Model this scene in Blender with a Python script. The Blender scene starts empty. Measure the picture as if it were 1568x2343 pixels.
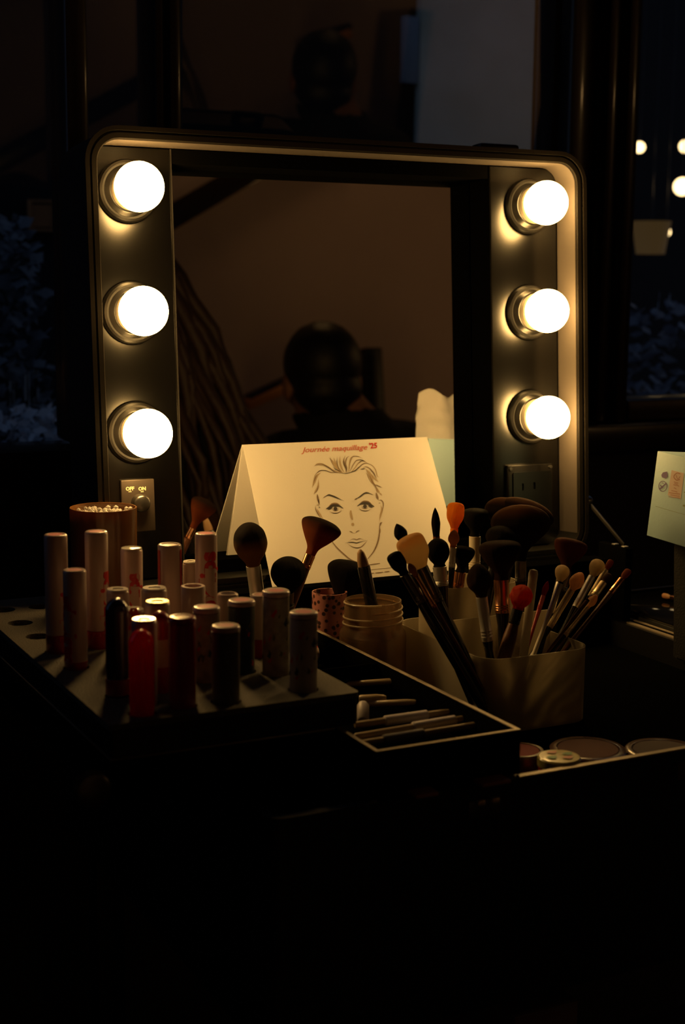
import bpy, bmesh, math, random
from mathutils import Vector, Matrix, noise
V = Vector
PI = math.pi
rnd = random.Random(7)
scn = bpy.context.scene
COL = scn.collection

# ------------------------------------------------------------------ camera
FPX = 3332.1
YAW, PITCH, ROLL = 0.47139, -0.15732, 0.01001
CAM = V((-0.65787, -1.27865, 0.23042))
LEAN = 0.07167
fw_ = V((math.sin(YAW)*math.cos(PITCH), math.cos(YAW)*math.cos(PITCH), math.sin(PITCH)))
r0 = V((math.cos(YAW), -math.sin(YAW), 0)); u0 = r0.cross(fw_)
RT = r0*math.cos(ROLL) + u0*math.sin(ROLL)
UP = -r0*math.sin(ROLL) + u0*math.cos(ROLL)
cd = bpy.data.cameras.new('camera'); cam = bpy.data.objects.new('camera', cd); COL.objects.link(cam)
cam.matrix_world = Matrix(((RT.x, UP.x, -fw_.x, CAM.x), (RT.y, UP.y, -fw_.y, CAM.y), (RT.z, UP.z, -fw_.z, CAM.z), (0, 0, 0, 1)))
cd.sensor_fit = 'VERTICAL'; cd.sensor_height = 23.5; cd.sensor_width = 15.7
cd.lens = FPX/2343*23.5
cd.clip_start = 0.02
cd.dof.use_dof = True; cd.dof.focus_distance = 1.33; cd.dof.aperture_fstop = 4.5
scn.camera = cam

# ------------------------------------------------------------------ world, exposure, lights
scn.view_settings.view_transform = 'Standard'; scn.view_settings.look = 'None'
scn.view_settings.gamma = 1.0; scn.view_settings.exposure = 0.0
scn.view_settings.use_curve_mapping = False
try: scn.cycles.use_denoising = True
except Exception: pass
scn.cycles.max_bounces = 10; scn.cycles.transparent_max_bounces = 16
scn.cycles.sample_clamp_indirect = 4.0
w = bpy.data.worlds.new('dusk'); scn.world = w; w.use_nodes = True
bgn = w.node_tree.nodes['Background']
bgn.inputs['Color'].default_value = (0.45, 0.62, 1.0, 1); bgn.inputs['Strength'].default_value = 0.17
BULB_COL = (1.0, 0.58, 0.175); BULB_STR = 46.0

# ------------------------------------------------------------------ pixel rays -> points on real planes
def ray(x, y): return fw_ + RT*((x-784)/FPX) - UP*((y-1171.5)/FPX)
def onp(x, y, n, c):
    d = ray(x, y); return CAM + d*((c - CAM.dot(n))/d.dot(n))
def atY(x, y, v): return onp(x, y, V((0, 1, 0)), v)
def atZ(x, y, v): return onp(x, y, V((0, 0, 1)), v)
def depth(p): return (p-CAM).dot(fw_)
LU = V((0, math.sin(LEAN), math.cos(LEAN))); LN = V((0, -math.cos(LEAN), math.sin(LEAN)))
LID = Matrix(((1, LU.x, LN.x, 0), (0, LU.y, LN.y, 0), (0, LU.z, LN.z, 0), (0, 0, 0, 1)))   # lid frame: x, up the lid, out of the lid
def atLid(x, y, off=0.0):
    p = onp(x, y, LN, off); return p.x, p.dot(LU)

# ------------------------------------------------------------------ materials
def mat(name, col, rough=.5, metal=0., spec=.5, coat=0., bump=0., bscale=200., var=0., emit=None, estr=0., alpha=1., trans=0.):
    m = bpy.data.materials.new(name); m.use_nodes = True
    nt = m.node_tree; b = nt.nodes['Principled BSDF']
    b.inputs['Base Color'].default_value = (*col, 1); b.inputs['Roughness'].default_value = rough
    b.inputs['Metallic'].default_value = metal; b.inputs['Specular IOR Level'].default_value = spec
    b.inputs['Coat Weight'].default_value = coat; b.inputs['Coat Roughness'].default_value = .08
    b.inputs['Alpha'].default_value = alpha; b.inputs['Transmission Weight'].default_value = trans
    if emit: b.inputs['Emission Color'].default_value = (*emit, 1); b.inputs['Emission Strength'].default_value = estr
    if bump or var:
        tc = nt.nodes.new('ShaderNodeTexCoord'); nz = nt.nodes.new('ShaderNodeTexNoise')
        nz.inputs['Scale'].default_value = bscale; nz.inputs['Detail'].default_value = 4
        nt.links.new(tc.outputs['Object'], nz.inputs['Vector'])
        if bump:
            bp = nt.nodes.new('ShaderNodeBump'); bp.inputs['Strength'].default_value = bump; bp.inputs['Distance'].default_value = .002
            nt.links.new(nz.outputs['Fac'], bp.inputs['Height']); nt.links.new(bp.outputs['Normal'], b.inputs['Normal'])
        if var:
            mx = nt.nodes.new('ShaderNodeMix'); mx.data_type = 'RGBA'
            mx.inputs['A'].default_value = (*[c*(1-var) for c in col], 1); mx.inputs['B'].default_value = (*[min(1, c*(1+var)) for c in col], 1)
            nt.links.new(nz.outputs['Fac'], mx.inputs['Factor']); nt.links.new(mx.outputs['Result'], b.inputs['Base Color'])
    return m
def frosted(name, col, tr=.45, tp=.25, gloss=.08):
    m = bpy.data.materials.new(name); m.use_nodes = True; nt = m.node_tree; nt.nodes.clear()
    N = nt.nodes.new; L = nt.links.new
    out = N('ShaderNodeOutputMaterial'); d = N('ShaderNodeBsdfDiffuse'); t = N('ShaderNodeBsdfTranslucent'); p = N('ShaderNodeBsdfTransparent'); g = N('ShaderNodeBsdfGlossy')
    d.inputs[0].default_value = (*col, 1); t.inputs[0].default_value = (*col, 1); p.inputs[0].default_value = (*[min(1, c*1.2) for c in col], 1)
    g.inputs['Roughness'].default_value = .25
    a = N('ShaderNodeMixShader'); b = N('ShaderNodeMixShader'); c = N('ShaderNodeMixShader')
    a.inputs[0].default_value = tr; b.inputs[0].default_value = tp; c.inputs[0].default_value = gloss
    L(d.outputs[0], a.inputs[1]); L(t.outputs[0], a.inputs[2]); L(a.outputs[0], b.inputs[1]); L(p.outputs[0], b.inputs[2])
    L(b.outputs[0], c.inputs[1]); L(g.outputs[0], c.inputs[2]); L(c.outputs[0], out.inputs[0])
    return m
def glassy(name, tint, refl, rough=0.0):
    m = bpy.data.materials.new(name); m.use_nodes = True; nt = m.node_tree; nt.nodes.clear()
    N = nt.nodes.new
    out = N('ShaderNodeOutputMaterial'); p = N('ShaderNodeBsdfTransparent'); g = N('ShaderNodeBsdfGlossy'); a = N('ShaderNodeMixShader')
    p.inputs[0].default_value = (*tint, 1); g.inputs['Roughness'].default_value = rough; a.inputs[0].default_value = refl
    nt.links.new(p.outputs[0], a.inputs[1]); nt.links.new(g.outputs[0], a.inputs[2]); nt.links.new(a.outputs[0], out.inputs[0])
    return m
_br = {}
def bristle(base, tip, mid=.55):
    k = (base, tip, mid)
    if k in _br: return _br[k]
    m = bpy.data.materials.new('bristle_hair'); m.use_nodes = True; nt = m.node_tree; b = nt.nodes['Principled BSDF']
    at = nt.nodes.new('ShaderNodeAttribute'); at.attribute_name = 't'
    rp = nt.nodes.new('ShaderNodeValToRGB'); e = rp.color_ramp.elements
    e[0].position = max(0, mid-.15); e[0].color = (*base, 1); e[1].position = min(1, mid+.15); e[1].color = (*tip, 1)
    nt.links.new(at.outputs['Fac'], rp.inputs['Fac']); nt.links.new(rp.outputs['Color'], b.inputs['Base Color'])
    a2 = nt.nodes.new('ShaderNodeAttribute'); a2.attribute_name = 'a'
    nz = nt.nodes.new('ShaderNodeTexNoise'); nz.noise_dimensions = '1D'; nz.inputs['Scale'].default_value = 60; nz.inputs['Detail'].default_value = 3
    bp = nt.nodes.new('ShaderNodeBump'); bp.inputs['Strength'].default_value = .6; bp.inputs['Distance'].default_value = .002
    nt.links.new(a2.outputs['Fac'], nz.inputs['W']); nt.links.new(nz.outputs['Fac'], bp.inputs['Height']); nt.links.new(bp.outputs['Normal'], b.inputs['Normal'])
    b.inputs['Roughness'].default_value = .75; b.inputs['Specular IOR Level'].default_value = .15
    b.inputs['Sheen Weight'].default_value = .25; b.inputs['Sheen Tint'].default_value = (*tip, 1)
    tl = nt.nodes.new('ShaderNodeBsdfTranslucent'); mx = nt.nodes.new('ShaderNodeMixShader'); mx.inputs[0].default_value = .55
    nt.links.new(rp.outputs['Color'], tl.inputs['Color']); nt.links.new(b.outputs[0], mx.inputs[1]); nt.links.new(tl.outputs[0], mx.inputs[2])
    nt.links.new(mx.outputs[0], nt.nodes['Material Output'].inputs['Surface'])
    _br[k] = m; return m

BLACK = mat('black_plastic', (.005, .0048, .0045), .42, bump=.08, bscale=900)
PANEL = mat('black_satin_panel', (.0010, .0009, .0008), .27, spec=.75, bump=.006, bscale=700)
PSIDE = mat('black_matt_side', (.004, .0035, .003), .8, spec=.02)
FELT = mat('black_felt', (.002, .002, .002), .95, spec=0., bump=.1, bscale=800)
SHELL = mat('black_lid_shell', (.005, .0045, .004), .38, spec=.5)
FLANGE = mat('lid_lining', (.062, .052, .045), .5, spec=.4)
RIM = mat('worn_metal_edge', (.34, .28, .20), .45, metal=.35, bump=.15, bscale=500)
TEX = mat('textured_grey_foam', (.085, .074, .058), .75, bump=.9, bscale=700, var=.25)
MIRROR = mat('mirror_silver', (.80, .79, .77), .0, metal=1.)
CHROME = mat('chrome', (.85, .82, .77), .44, metal=1.)
GOLD = mat('gold_metal', (.95, .76, .46), .44, metal=1.)
ROSE = mat('rose_gold_metal', (.80, .42, .25), .2, metal=1.)
COPPER = mat('copper_metal', (.62, .28, .13), .25, metal=1.)
DKMET = mat('dark_metal', (.16, .15, .14), .3, metal=.9)
WHITE = mat('white_plastic', (.52, .385, .355), .34, coat=.5)
CREAM = mat('cream_plastic', (.78, .70, .52), .45)
RED = mat('red_print', (.55, .012, .015), .4)
REDT = frosted('translucent_red_plastic', (.85, .015, .012), .6, .04, .07)
REDP = mat('deep_red_plastic', (.30, .012, .014), .3, coat=.5)
BRED = mat('bright_red_plastic', (.85, .03, .02), .3, coat=.5)
PINK = mat('pink_disc', (.62, .20, .22), .45)
PURP = mat('purple_black_plastic', (.03, .01, .025), .2, coat=.7)
DGREEN = mat('dark_printed_sleeve', (.02, .035, .028), .35, var=.9, bscale=90)
DGREY = mat('dark_grey_sleeve', (.10, .085, .07), .4, var=.5, bscale=120)
LEAF = mat('printed_sleeve', (.30, .26, .22), .4, var=.85, bscale=130)
CLEAR = mat('clear_cap', (.80, .76, .70), .12, coat=.6, spec=.8)
HBLACK = mat('black_lacquer', (.010, .009, .009), .22, coat=.3)
HBROWN = mat('brown_lacquer', (.10, .035, .018), .3, coat=.3)
HWOOD = mat('orange_wood', (.55, .24, .07), .45, var=.2, bscale=60)
CARD = mat('cream_card', (.84, .81, .76), .7, bump=.05, bscale=400)
INK = mat('black_ink', (.02, .012, .01), .6)
INKM = mat('brown_grey_ink', (.24, .16, .095), .7)
INKL = mat('pale_grey_ink', (.50, .38, .24), .7)
INKR = mat('red_ink', (.82, .27, .20), .6)
INKR2 = mat('strong_red_ink', (.78, .03, .03), .6)

# ------------------------------------------------------------------ object helpers
def link(o, label=None, cat=None, group=None, kind=None):
    if label: o['label'] = label
    if cat: o['category'] = cat
    if group: o['group'] = group
    if kind: o['kind'] = kind
    return o
def thing(name, loc, label, cat, group=None):
    o = bpy.data.objects.new(name, None); COL.objects.link(o); o.empty_display_size = .02
    o.location = loc; return link(o, label, cat, group)
def gloc(p):
    l = V((0, 0, 0))
    while p: l = l + p.location; p = p.parent
    return l
def obj(name, bm, m, parent=None, loc=None, smooth=True, label=None, cat=None, group=None, kind=None, ang=40):
    """bm is in world coordinates; linked as ONE mesh with its origin at its own base (or loc)."""
    bmesh.ops.recalc_face_normals(bm, faces=bm.faces[:])
    if loc is None:
        xs = [v.co for v in bm.verts]
        mn = V((min(c.x for c in xs), min(c.y for c in xs), min(c.z for c in xs))); mx = V((max(c.x for c in xs), max(c.y for c in xs), max(c.z for c in xs)))
        loc = V(((mn.x+mx.x)/2, (mn.y+mx.y)/2, mn.z))
    for v in bm.verts: v.co -= loc
    me = bpy.data.meshes.new(name); bm.to_mesh(me); bm.free()
    for mm in (m if isinstance(m, (list, tuple)) else [m]): me.materials.append(mm)
    if smooth:
        for p in me.polygons: p.use_smooth = True
        try: me.set_sharp_from_angle(angle=math.radians(ang))
        except Exception: pass
    o = bpy.data.objects.new(name, me); COL.objects.link(o)
    if parent: o.parent = parent; o.location = V(loc) - gloc(parent)
    else: o.location = loc
    return link(o, label, cat, group, kind)
def merge(bm, me, M=None, mi=None):
    if M: me.transform(M)
    if mi is not None:
        for q in me.polygons: q.material_index = mi
    bm.from_mesh(me); bpy.data.meshes.remove(me)
def box(bm, x0, x1, y0, y1, z0, z1, M=None, bev=0., seg=2):
    t = bmesh.new(); bmesh.ops.create_cube(t, size=1)
    for v in t.verts: v.co = V(((x0+x1)/2+v.co.x*(x1-x0), (y0+y1)/2+v.co.y*(y1-y0), (z0+z1)/2+v.co.z*(z1-z0)))
    if bev: bmesh.ops.bevel(t, geom=t.edges[:], offset=bev, segments=seg, profile=.5, affect='EDGES')
    me = bpy.data.meshes.new('t'); t.to_mesh(me); t.free(); merge(bm, me, M); return bm
def lathe(bm, prof, seg=28, M=None, sx=1., sy=1., fn=None, mi=0, cap=True):
    rings = []
    for i, (r, z) in enumerate(prof):
        ring = []
        if r < 1e-6:
            c = V((0, 0, z)); ring = [bm.verts.new(M @ c if M else c)]
        else:
            for k in range(seg):
                a = 2*PI*k/seg; rr = r*(fn(a, i/(len(prof)-1)) if fn else 1)
                c = V((rr*math.cos(a)*sx, rr*math.sin(a)*sy, z)); ring.append(bm.verts.new(M @ c if M else c))
        rings.append(ring)
    def fc(vs):
        try: q = bm.faces.new(vs); q.material_index = mi
        except ValueError: pass
    for a, b in zip(rings, rings[1:]):
        for k in range(seg):
            k2 = (k+1) % seg
            if len(a) == 1 and len(b) == 1: continue
            if len(a) == 1: fc((a[0], b[k], b[k2]))
            elif len(b) == 1: fc((a[k], a[k2], b[0]))
            else: fc((a[k], a[k2], b[k2], b[k]))
    if cap and len(rings[0]) > 1: fc(rings[0][::-1])
    if cap and len(rings[-1]) > 1: fc(rings[-1])
    return bm
def tube(bm, pts, r, seg=10, r2=None):
    pts = [V(p) for p in pts]; prev = None; up = V((0.13, 0.21, 1)).normalized()
    for i, p in enumerate(pts):
        d = (pts[min(i+1, len(pts)-1)] - pts[max(i-1, 0)]).normalized()
        a = d.cross(up); a = a.normalized() if a.length > 1e-4 else d.orthogonal().normalized(); b = d.cross(a)
        rr = r if r2 is None else r + (r2-r)*i/(len(pts)-1)
        ring = [bm.verts.new(p + a*rr*math.cos(2*PI*k/seg) + b*rr*math.sin(2*PI*k/seg)) for k in range(seg)]
        if prev:
            for k in range(seg): bm.faces.new((prev[k], prev[(k+1) % seg], ring[(k+1) % seg], ring[k]))
        else: bm.faces.new(ring[::-1])
        prev = ring
    bm.faces.new(prev); return bm
def rrect(x0, x1, y0, y1, r, n=8):
    if r <= 0: return [(x0, y0), (x1, y0), (x1, y1), (x0, y1)]
    o = []
    for cx, cy, a0 in ((x1-r, y0+r, -PI/2), (x1-r, y1-r, 0), (x0+r, y1-r, PI/2), (x0+r, y0+r, PI)):
        for k in range(n+1): a = a0+PI/2*k/n; o.append((cx+r*math.cos(a), cy+r*math.sin(a)))
    return o
def circ(x, y, r, n=28): return [(x+r*math.cos(2*PI*k/n), y+r*math.sin(2*PI*k/n)) for k in range(n)]
def curve_mesh(splines, ext):
    cu = bpy.data.curves.new('c', 'CURVE'); cu.dimensions = '2D'; cu.fill_mode = 'BOTH'; cu.extrude = ext
    for s in splines:
        sp = cu.splines.new('POLY'); sp.points.add(len(s)-1); sp.use_cyclic_u = True
        for p, q in zip(sp.points, s): p.co = (q[0], q[1], 0, 1)
    o = bpy.data.objects.new('c', cu); COL.objects.link(o)
    dg = bpy.context.evaluated_depsgraph_get(); me = bpy.data.meshes.new_from_object(o.evaluated_get(dg))
    bpy.data.objects.remove(o); bpy.data.curves.remove(cu); return me
def plate(bm, splines, z0, z1, M=None, mi=None):
    me = curve_mesh(splines, (z1-z0)/2); T = Matrix.Translation((0, 0, (z0+z1)/2))
    merge(bm, me, (M @ T) if M else T, mi); bmesh.ops.remove_doubles(bm, verts=bm.verts[:], dist=1e-6); return bm
def text_mesh(s, size, ext=.0002, shear=0., align='CENTER', bold=0.):
    cu = bpy.data.curves.new('t', 'FONT'); cu.body = s; cu.size = size; cu.extrude = ext; cu.shear = shear; cu.align_x = align; cu.align_y = 'CENTER'; cu.offset = bold; cu.resolution_u = 3
    o = bpy.data.objects.new('t', cu); COL.objects.link(o)
    dg = bpy.context.evaluated_depsgraph_get(); me = bpy.data.meshes.new_from_object(o.evaluated_get(dg))
    bpy.data.objects.remove(o); bpy.data.curves.remove(cu); return me
def catmull(pts, n=8):
    P = [V(p) for p in pts]; P = [P[0]*2-P[1]] + P + [P[-1]*2-P[-2]]; out = []
    for i in range(1, len(P)-2):
        for k in range(n):
            t = k/n; a, b, c, d = P[i-1:i+3]
            out.append(.5*((2*b)+(c-a)*t+(2*a-5*b+4*c-d)*t*t+(3*b-a-3*c+d)*t**3))
    return out+[P[-2]]
def frame(o, z, x=None):
    z = V(z).normalized(); x = V(x) if x else RT; x = (x - z*x.dot(z)).normalized(); y = z.cross(x)
    return Matrix(((x.x, y.x, z.x, o[0]), (x.y, y.y, z.y, o[1]), (x.z, y.z, z.z, o[2]), (0, 0, 0, 1)))

# ================================================================== STRUCTURE
FLZ = -.90
WALLM = mat('warm_brown_plaster', (.62, .46, .42), .85, bump=.15, bscale=8, var=.06)
DARKW = mat('dark_varnished_wood', (.030, .016, .010), .28, coat=.5, bump=.12, bscale=30)
DKWALL = mat('dark_wall_paint', (.03, .026, .022), .8, bump=.1, bscale=40)
FLOORM = mat('dark_floorboards', (.035, .025, .018), .5, bump=.1, bscale=25, var=.3)
def struct(name, m, *boxes, bev=0., parent=None):
    bm = bmesh.new()
    for b in boxes: box(bm, *b, bev=bev)
    return obj(name, bm, m, parent, smooth=bool(bev), kind=None if parent else 'structure')
GY = .42
struct('floor', FLOORM, (-1.9, 2.6, -2.3, GY+.05, FLZ-.05, FLZ))
struct('ceiling', DKWALL, (-1.9, 2.6, -2.3, GY+.05, 1.7, 1.75))
struct('wall_rear', WALLM, (-1.9, 2.6, -2.3, -2.2, FLZ, 1.7))
struct('wall_left', DKWALL, (-1.95, -1.9, -2.3, GY+.05, FLZ, 1.7))
struct('wall_right', DKWALL, (2.6, 2.65, -2.3, GY+.05, FLZ, 1.7))
struct('wall_front', DKWALL, (-1.9, 2.6, GY-.02, GY+.05, FLZ, .0))
# window posts, sills and lintel (dark varnished frame in front of the glass)
def px(x, y=600): return atY(x, y, GY-.03).x
struct('trim_1', DARKW, (-1.9, 2.6, GY-.07, GY+.03, -.0, .036), bev=.004)                  # sill
struct('trim_2', DARKW, (-1.9, 2.6, GY-.03, GY+.05, 1.45, 1.7), bev=.004)                  # lintel
struct('trim_3', DARKW, (px(152), px(205), GY-.04, GY+.03, .037, 1.45), bev=.006)          # left jamb
struct('trim_4', DARKW, (px(360), px(386), GY-.03, GY+.03, .037, 1.45), (px(386), px(414), GY-.04, GY+.03, .037, 1.45), bev=.005)
bmf = bmesh.new()
for a, b, d in ((1236, 1282, .02), (1284, 1332, .05), (1335, 1372, .02), (1374, 1402, .045), (1404, 1432, .06)):
    box(bmf, px(a, 300) if a > 1240 else atY(1238, 300, GY+.03).x, px(b, 300), GY-d, GY+.03, .037, 1.45, bev=.006)
obj('trim_5', bmf, DARKW, kind='structure')
struct('trim_6', DARKW, (px(1450, 300)+.002, 2.6, GY-.04, GY+.03, .037, .068), bev=.005)       # raised lower rail of the right window
GLASS = glassy('window_glass', (.85, .87, .9), .10)
GLASSR = glassy('tinted_window_glass', (.88, .90, .88), .30)
struct('window_1', GLASS, (-1.9, px(152), GY+.004, GY+.008, .036, 1.45))
struct('window_2', GLASS, (px(205), px(360), GY+.004, GY+.008, .036, 1.45))
struct('window_3', GLASS, (px(1440, 300), 2.6, GY+.034, GY+.038, .036, 1.45))
# the middle pane is a tilting sash, a little open
G0 = atY(738, 170, GY+.02); HEAD = V((.715, -1.43, .245))
gn = ((CAM-G0).normalized() + (HEAD-G0).normalized()).normalized()
gx = V((0, 0, 1)).cross(gn).normalized()*-1; gx = gx if gx.x > 0 else -gx; gy = gx.cross(gn); gy = gy if gy.z > 0 else -gy
bm = bmesh.new()
def onpane(x, y, o=0.):
    return onp(x, y, gn, gn.dot(G0)) - gn*o
q = [onpane(*p) for p in ((418, 640), (1237, 640), (1237, -300), (418, -300))]
vs = [bm.verts.new(p) for p in q] + [bm.verts.new(p - gn*.004) for p in q]
for f in ((0, 1, 2, 3), (7, 6, 5, 4), (0, 4, 5, 1), (1, 5, 6, 2), (2, 6, 7, 3), (3, 7, 4, 0)): bm.faces.new([vs[i] for i in f])
obj('window_4', bm, GLASSR, smooth=False, kind='structure')

# things on the rear wall that the mirror shows
def mir(x, y, wall=-2.2, off=-.038):
    P = onp(x, y, LN, off); d = ray(x, y); r = d - LN*(2*d.dot(LN)); return P + r*((wall-P.y)/r.y)
def bar(name, a, b, wd, dp, m):
    a, b = V(a), V(b); d = (b-a); M = frame(a, d, V((0, 1, 0)))
    bm = bmesh.new(); box(bm, -dp/2, dp/2, -wd/2, wd/2, -.35 if name == 'trim_7' else 0, d.length*1.0, M, bev=.003)
    return obj(name, bm, m, kind='structure')
a, b = mir(400, 492), mir(596, 378); bar('trim_7', a+V((0, .012, 0)), b+(b-a)*.9+V((0, .012, 0)), .062, .024, DARKW)
a, b = mir(560, 926), mir(668, 878); bar('trim_8', a+V((0, .012, 0)), b+V((0, .012, 0)), .03, .024, mat('orange_brown_wood', (.90, .36, .08), .5, bump=.1, bscale=40))
a, b = mir(560, 912), mir(668, 862); bar('trim_9', a+V((0, .012, 0)), b+V((0, .012, 0)), .018, .024, DARKW)

# two unseen lamps added for their light: a wall washer brightens the rear wall, a floor lamp puts glints on the window posts
LAMPX, LAMPY, LAMPZ = 1.10, -2.07, 1.42
t = thing('added_wall_lamp', V((LAMPX, LAMPY, LAMPZ)), 'added unseen fill light high on the rear wall, brightens the wall in the mirror', 'lamp')
T = Matrix.Translation((LAMPX, LAMPY, 0))
obj('shade', lathe(bmesh.new(), [(.112, LAMPZ), (.110, LAMPZ+.1), (.08, LAMPZ+.17), (0, LAMPZ+.17), (0, LAMPZ+.166), (.077, LAMPZ+.166), (.107, LAMPZ+.098), (.110, LAMPZ)], 32, T, cap=False), BLACK, t)
obj('bulb', lathe(bmesh.new(), [(0, LAMPZ+.10), (.03, LAMPZ+.105), (.05, LAMPZ+.125), (.05, LAMPZ+.14), (.02, LAMPZ+.165), (0, LAMPZ+.1655)], 24, T), mat('added_lamp_glow', (.9, .8, .6), .4, emit=(1.0, .56, .20), estr=36.), t)
bm = bmesh.new(); box(bm, LAMPX-.02, LAMPX+.02, -2.199, LAMPY-.1, LAMPZ+.05, LAMPZ+.09); obj('bracket', bm, BLACK, t)
fx, fy, fz = 1.86, -1.38, .50
t = thing('added_floor_lamp', V((fx, fy, FLZ)), 'slim floor lamp with a small warm globe, added unseen for glints on the window posts', 'lamp'); T = Matrix.Translation((fx, fy, 0))
obj('base', lathe(bmesh.new(), [(.13, FLZ+.0005), (.13, FLZ+.012), (.02, FLZ+.022), (0, FLZ+.022)], 32, T), BLACK, t)
obj('pole', tube(bmesh.new(), [(fx, fy, FLZ+.022), (fx, fy, fz-.045)], .01, 14), BLACK, t)
bm = bmesh.new(); bmesh.ops.create_uvsphere(bm, u_segments=24, v_segments=16, radius=.045, matrix=Matrix.Translation((fx, fy, fz))); obj('globe', bm, mat('lit_lamp_globe', (.9, .8, .6), .4, emit=(1.0, .56, .20), estr=16.), t)

# outdoors, seen through the glass
OUTW = mat('night_wall', (.006, .006, .006), .9, bump=.1, bscale=30)
STONE = mat('pale_plaster', (.70, .84, .76), .9, bump=.5, bscale=9, var=.3)
x0, x1 = atY(962, 100, 2.0).x, atY(1262, 100, 2.0).x
struct('wall_plaster', STONE, (x0, x1+.12, 2.0, 2.12, FLZ, 3.2))
struct('wall_outside', OUTW, (-2.5, x0-.001, 2.02, 2.4, FLZ, 3.2), (x1+.14, 4.0, 2.6, 2.7, FLZ, 3.2))
struct('floor_outside', OUTW, (-2.5, 4.0, GY+.06, 2.9, FLZ-.05, FLZ))
bm = bmesh.new(); a = atY(926, 35, 2.0); b = atY(966, 192, 2.0); box(bm, a.x, min(b.x, x0-.003), 2.0, 2.019, b.z, a.z, bev=.003)
obj('trim_10', bm, mat('blue_grey_render', (.30, .40, .55), .8), kind='structure')

# ================================================================== MAKE-UP CASE
case = thing('makeup_case', V((0, -.2, -.29)), 'open black lighted make-up case with mirror lid and six round bulbs', 'makeup case')
bm = bmesh.new()
plate(bm, [rrect(-.2665, .2665, -.057, .3605, .030), rrect(-.2578, .2578, -.0485, .352, .022)], -.046, .033, LID)
plate(bm, [rrect(-.2665, .2665, -.057, .3605, .030)], -.052, -.0462, LID)
lid = obj('lid_shell', bm, SHELL, case)
bm = bmesh.new(); n_ = 8; oc, ic = [], []
for lst, e, t_, r in ((oc, .2577, .3519, .0219), (ic, .2565, .3507, .0207)):
    lst.append((e, -.0484)); lst += [(e-r+r*math.cos(PI/2*k/n_), t_-r+r*math.sin(PI/2*k/n_)) for k in range(n_+1)]
    lst += [(-e+r-r*math.sin(PI/2*k/n_), t_-r+r*math.cos(PI/2*k/n_)) for k in range(n_+1)]; lst.append((-e, -.0484))
plate(bm, [oc+ic[::-1]], .0003, .032, LID)
obj('lid_lining', bm, FLANGE, lid)
bm = bmesh.new(); box(bm, -.1752, .1712, .337, .3500, -.0378, -.0002, LID); obj('top_strip', bm, FELT, case, smooth=False)
bm = bmesh.new(); box(bm, -.1752, .1712, -.0482, -.036, -.0378, -.006, LID); obj('bottom_strip', bm, FELT, case, smooth=False)
bm = bmesh.new()
plate(bm, [rrect(-.2685, .2685, -.059, .3625, .032), rrect(-.2645, .2645, -.055, .3585, .028)], .0331, .0365, LID)
plate(bm, [rrect(-.2622, .2622, -.053, .3565, .026), rrect(-.2578, .2578, -.0485, .352, .022)], .0331, .0352, LID)
obj('rim_trim', bm, mat('black_gloss_trim', (.012, .010, .008), .25, spec=.8), lid)
bm = bmesh.new(); box(bm, -.1750, .1714, -.047, .3505, -.041, -.038, LID); obj('mirror', bm, MIRROR, case, smooth=False)
for sx in (-1, 1):
    bm = bmesh.new()
    if sx < 0: box(bm, -.2560, -.1765, -.047, .350, -.0375, 0, LID, bev=.0015)
    else: box(bm, .1730, .2560, -.047, .350, -.0375, 0, LID, bev=.0015)
    pan = obj('light_panel', bm, PANEL, case)
    bm = bmesh.new(); xe = -.1763 if sx < 0 else .1716
    box(bm, xe, xe+.0012, -.047, .350, -.037, .0006, LID); obj('edge_strip', bm, FELT if sx > 0 else DKMET, pan)
    for s in (.31, .20, .09):
        M = LID @ Matrix.Translation((sx*.2191, s, 0))
        bm = lathe(bmesh.new(), [(.0285, .0003), (.0288, .003), (.0275, .0062), (.0255, .0072), (.0235, .0060), (.0225, .0068), (.0205, .0105), (.0198, .011), (.012, .011)], 40, M)
        so = obj('lamp_socket', bm, mat('socket_black', (.006, .0055, .005), .3, spec=1.) if 'socket_black' not in bpy.data.materials else bpy.data.materials['socket_black'], case)
        bm = lathe(bmesh.new(), [(.0185, .0112), (.0190, .013), (.0182, .0170), (.0190, .0175), (.0185, .0205), (.0150, .0208)], 36, M)
        obj('bulb_collar', bm, bpy.data.materials.get('bulb_collar') or mat('bulb_collar', (.80, .72, .58), .4), so)
        c, r = .0345, .0224
        a0 = math.asin(.0150/r)
        prof = [(.0150, .0209)] + [(r*math.sin(t), c-r*math.cos(t)) for t in [a0+.12+(PI-a0-.12)*k/18 for k in range(18)]] + [(0, c+r)]
        bm = lathe(bmesh.new(), prof, 40, M)
        obj('light_bulb', bm, bpy.data.materials.get('lit_bulb') or mat('lit_bulb', (.9, .85, .8), .4, emit=BULB_COL, estr=BULB_STR), so)
# switch plate on the left light panel
bm = bmesh.new(); box(bm, -.2362, -.2040, -.002, .0466, .0003, .0042, LID, bev=.0009)
sw = obj('switch_plate', bm, mat('bronze_plate', (.085, .066, .052), .38, metal=.4), case)
bm = bmesh.new()
for s, x in (('OFF', 297.5), ('ON', 325.5)):
    X_, S_ = atLid(x, 1118.5, .0043); merge(bm, text_mesh(s, .0046, .0001, bold=.0002), LID @ Matrix.Translation((X_, S_, .0044)))
    X_, S_ = atLid(x, 1125, .0043); box(bm, X_-.0014, X_+.0014, S_-.0004, S_+.0004, .0042, .0045, LID)
obj('switch_lettering', bm, mat('cream_lettering', (.85, .75, .5), .5), sw, smooth=False)
X_, S_ = atLid(326, 1152, .012)
bm = lathe(bmesh.new(), [(.0085, .0042), (.0085, .010), (.0078, .0125), (.006, .0138), (0, .014)], 26, LID @ Matrix.Translation((X_, S_, 0)))
obj('dimmer_knob', bm, DKMET, sw)
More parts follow.
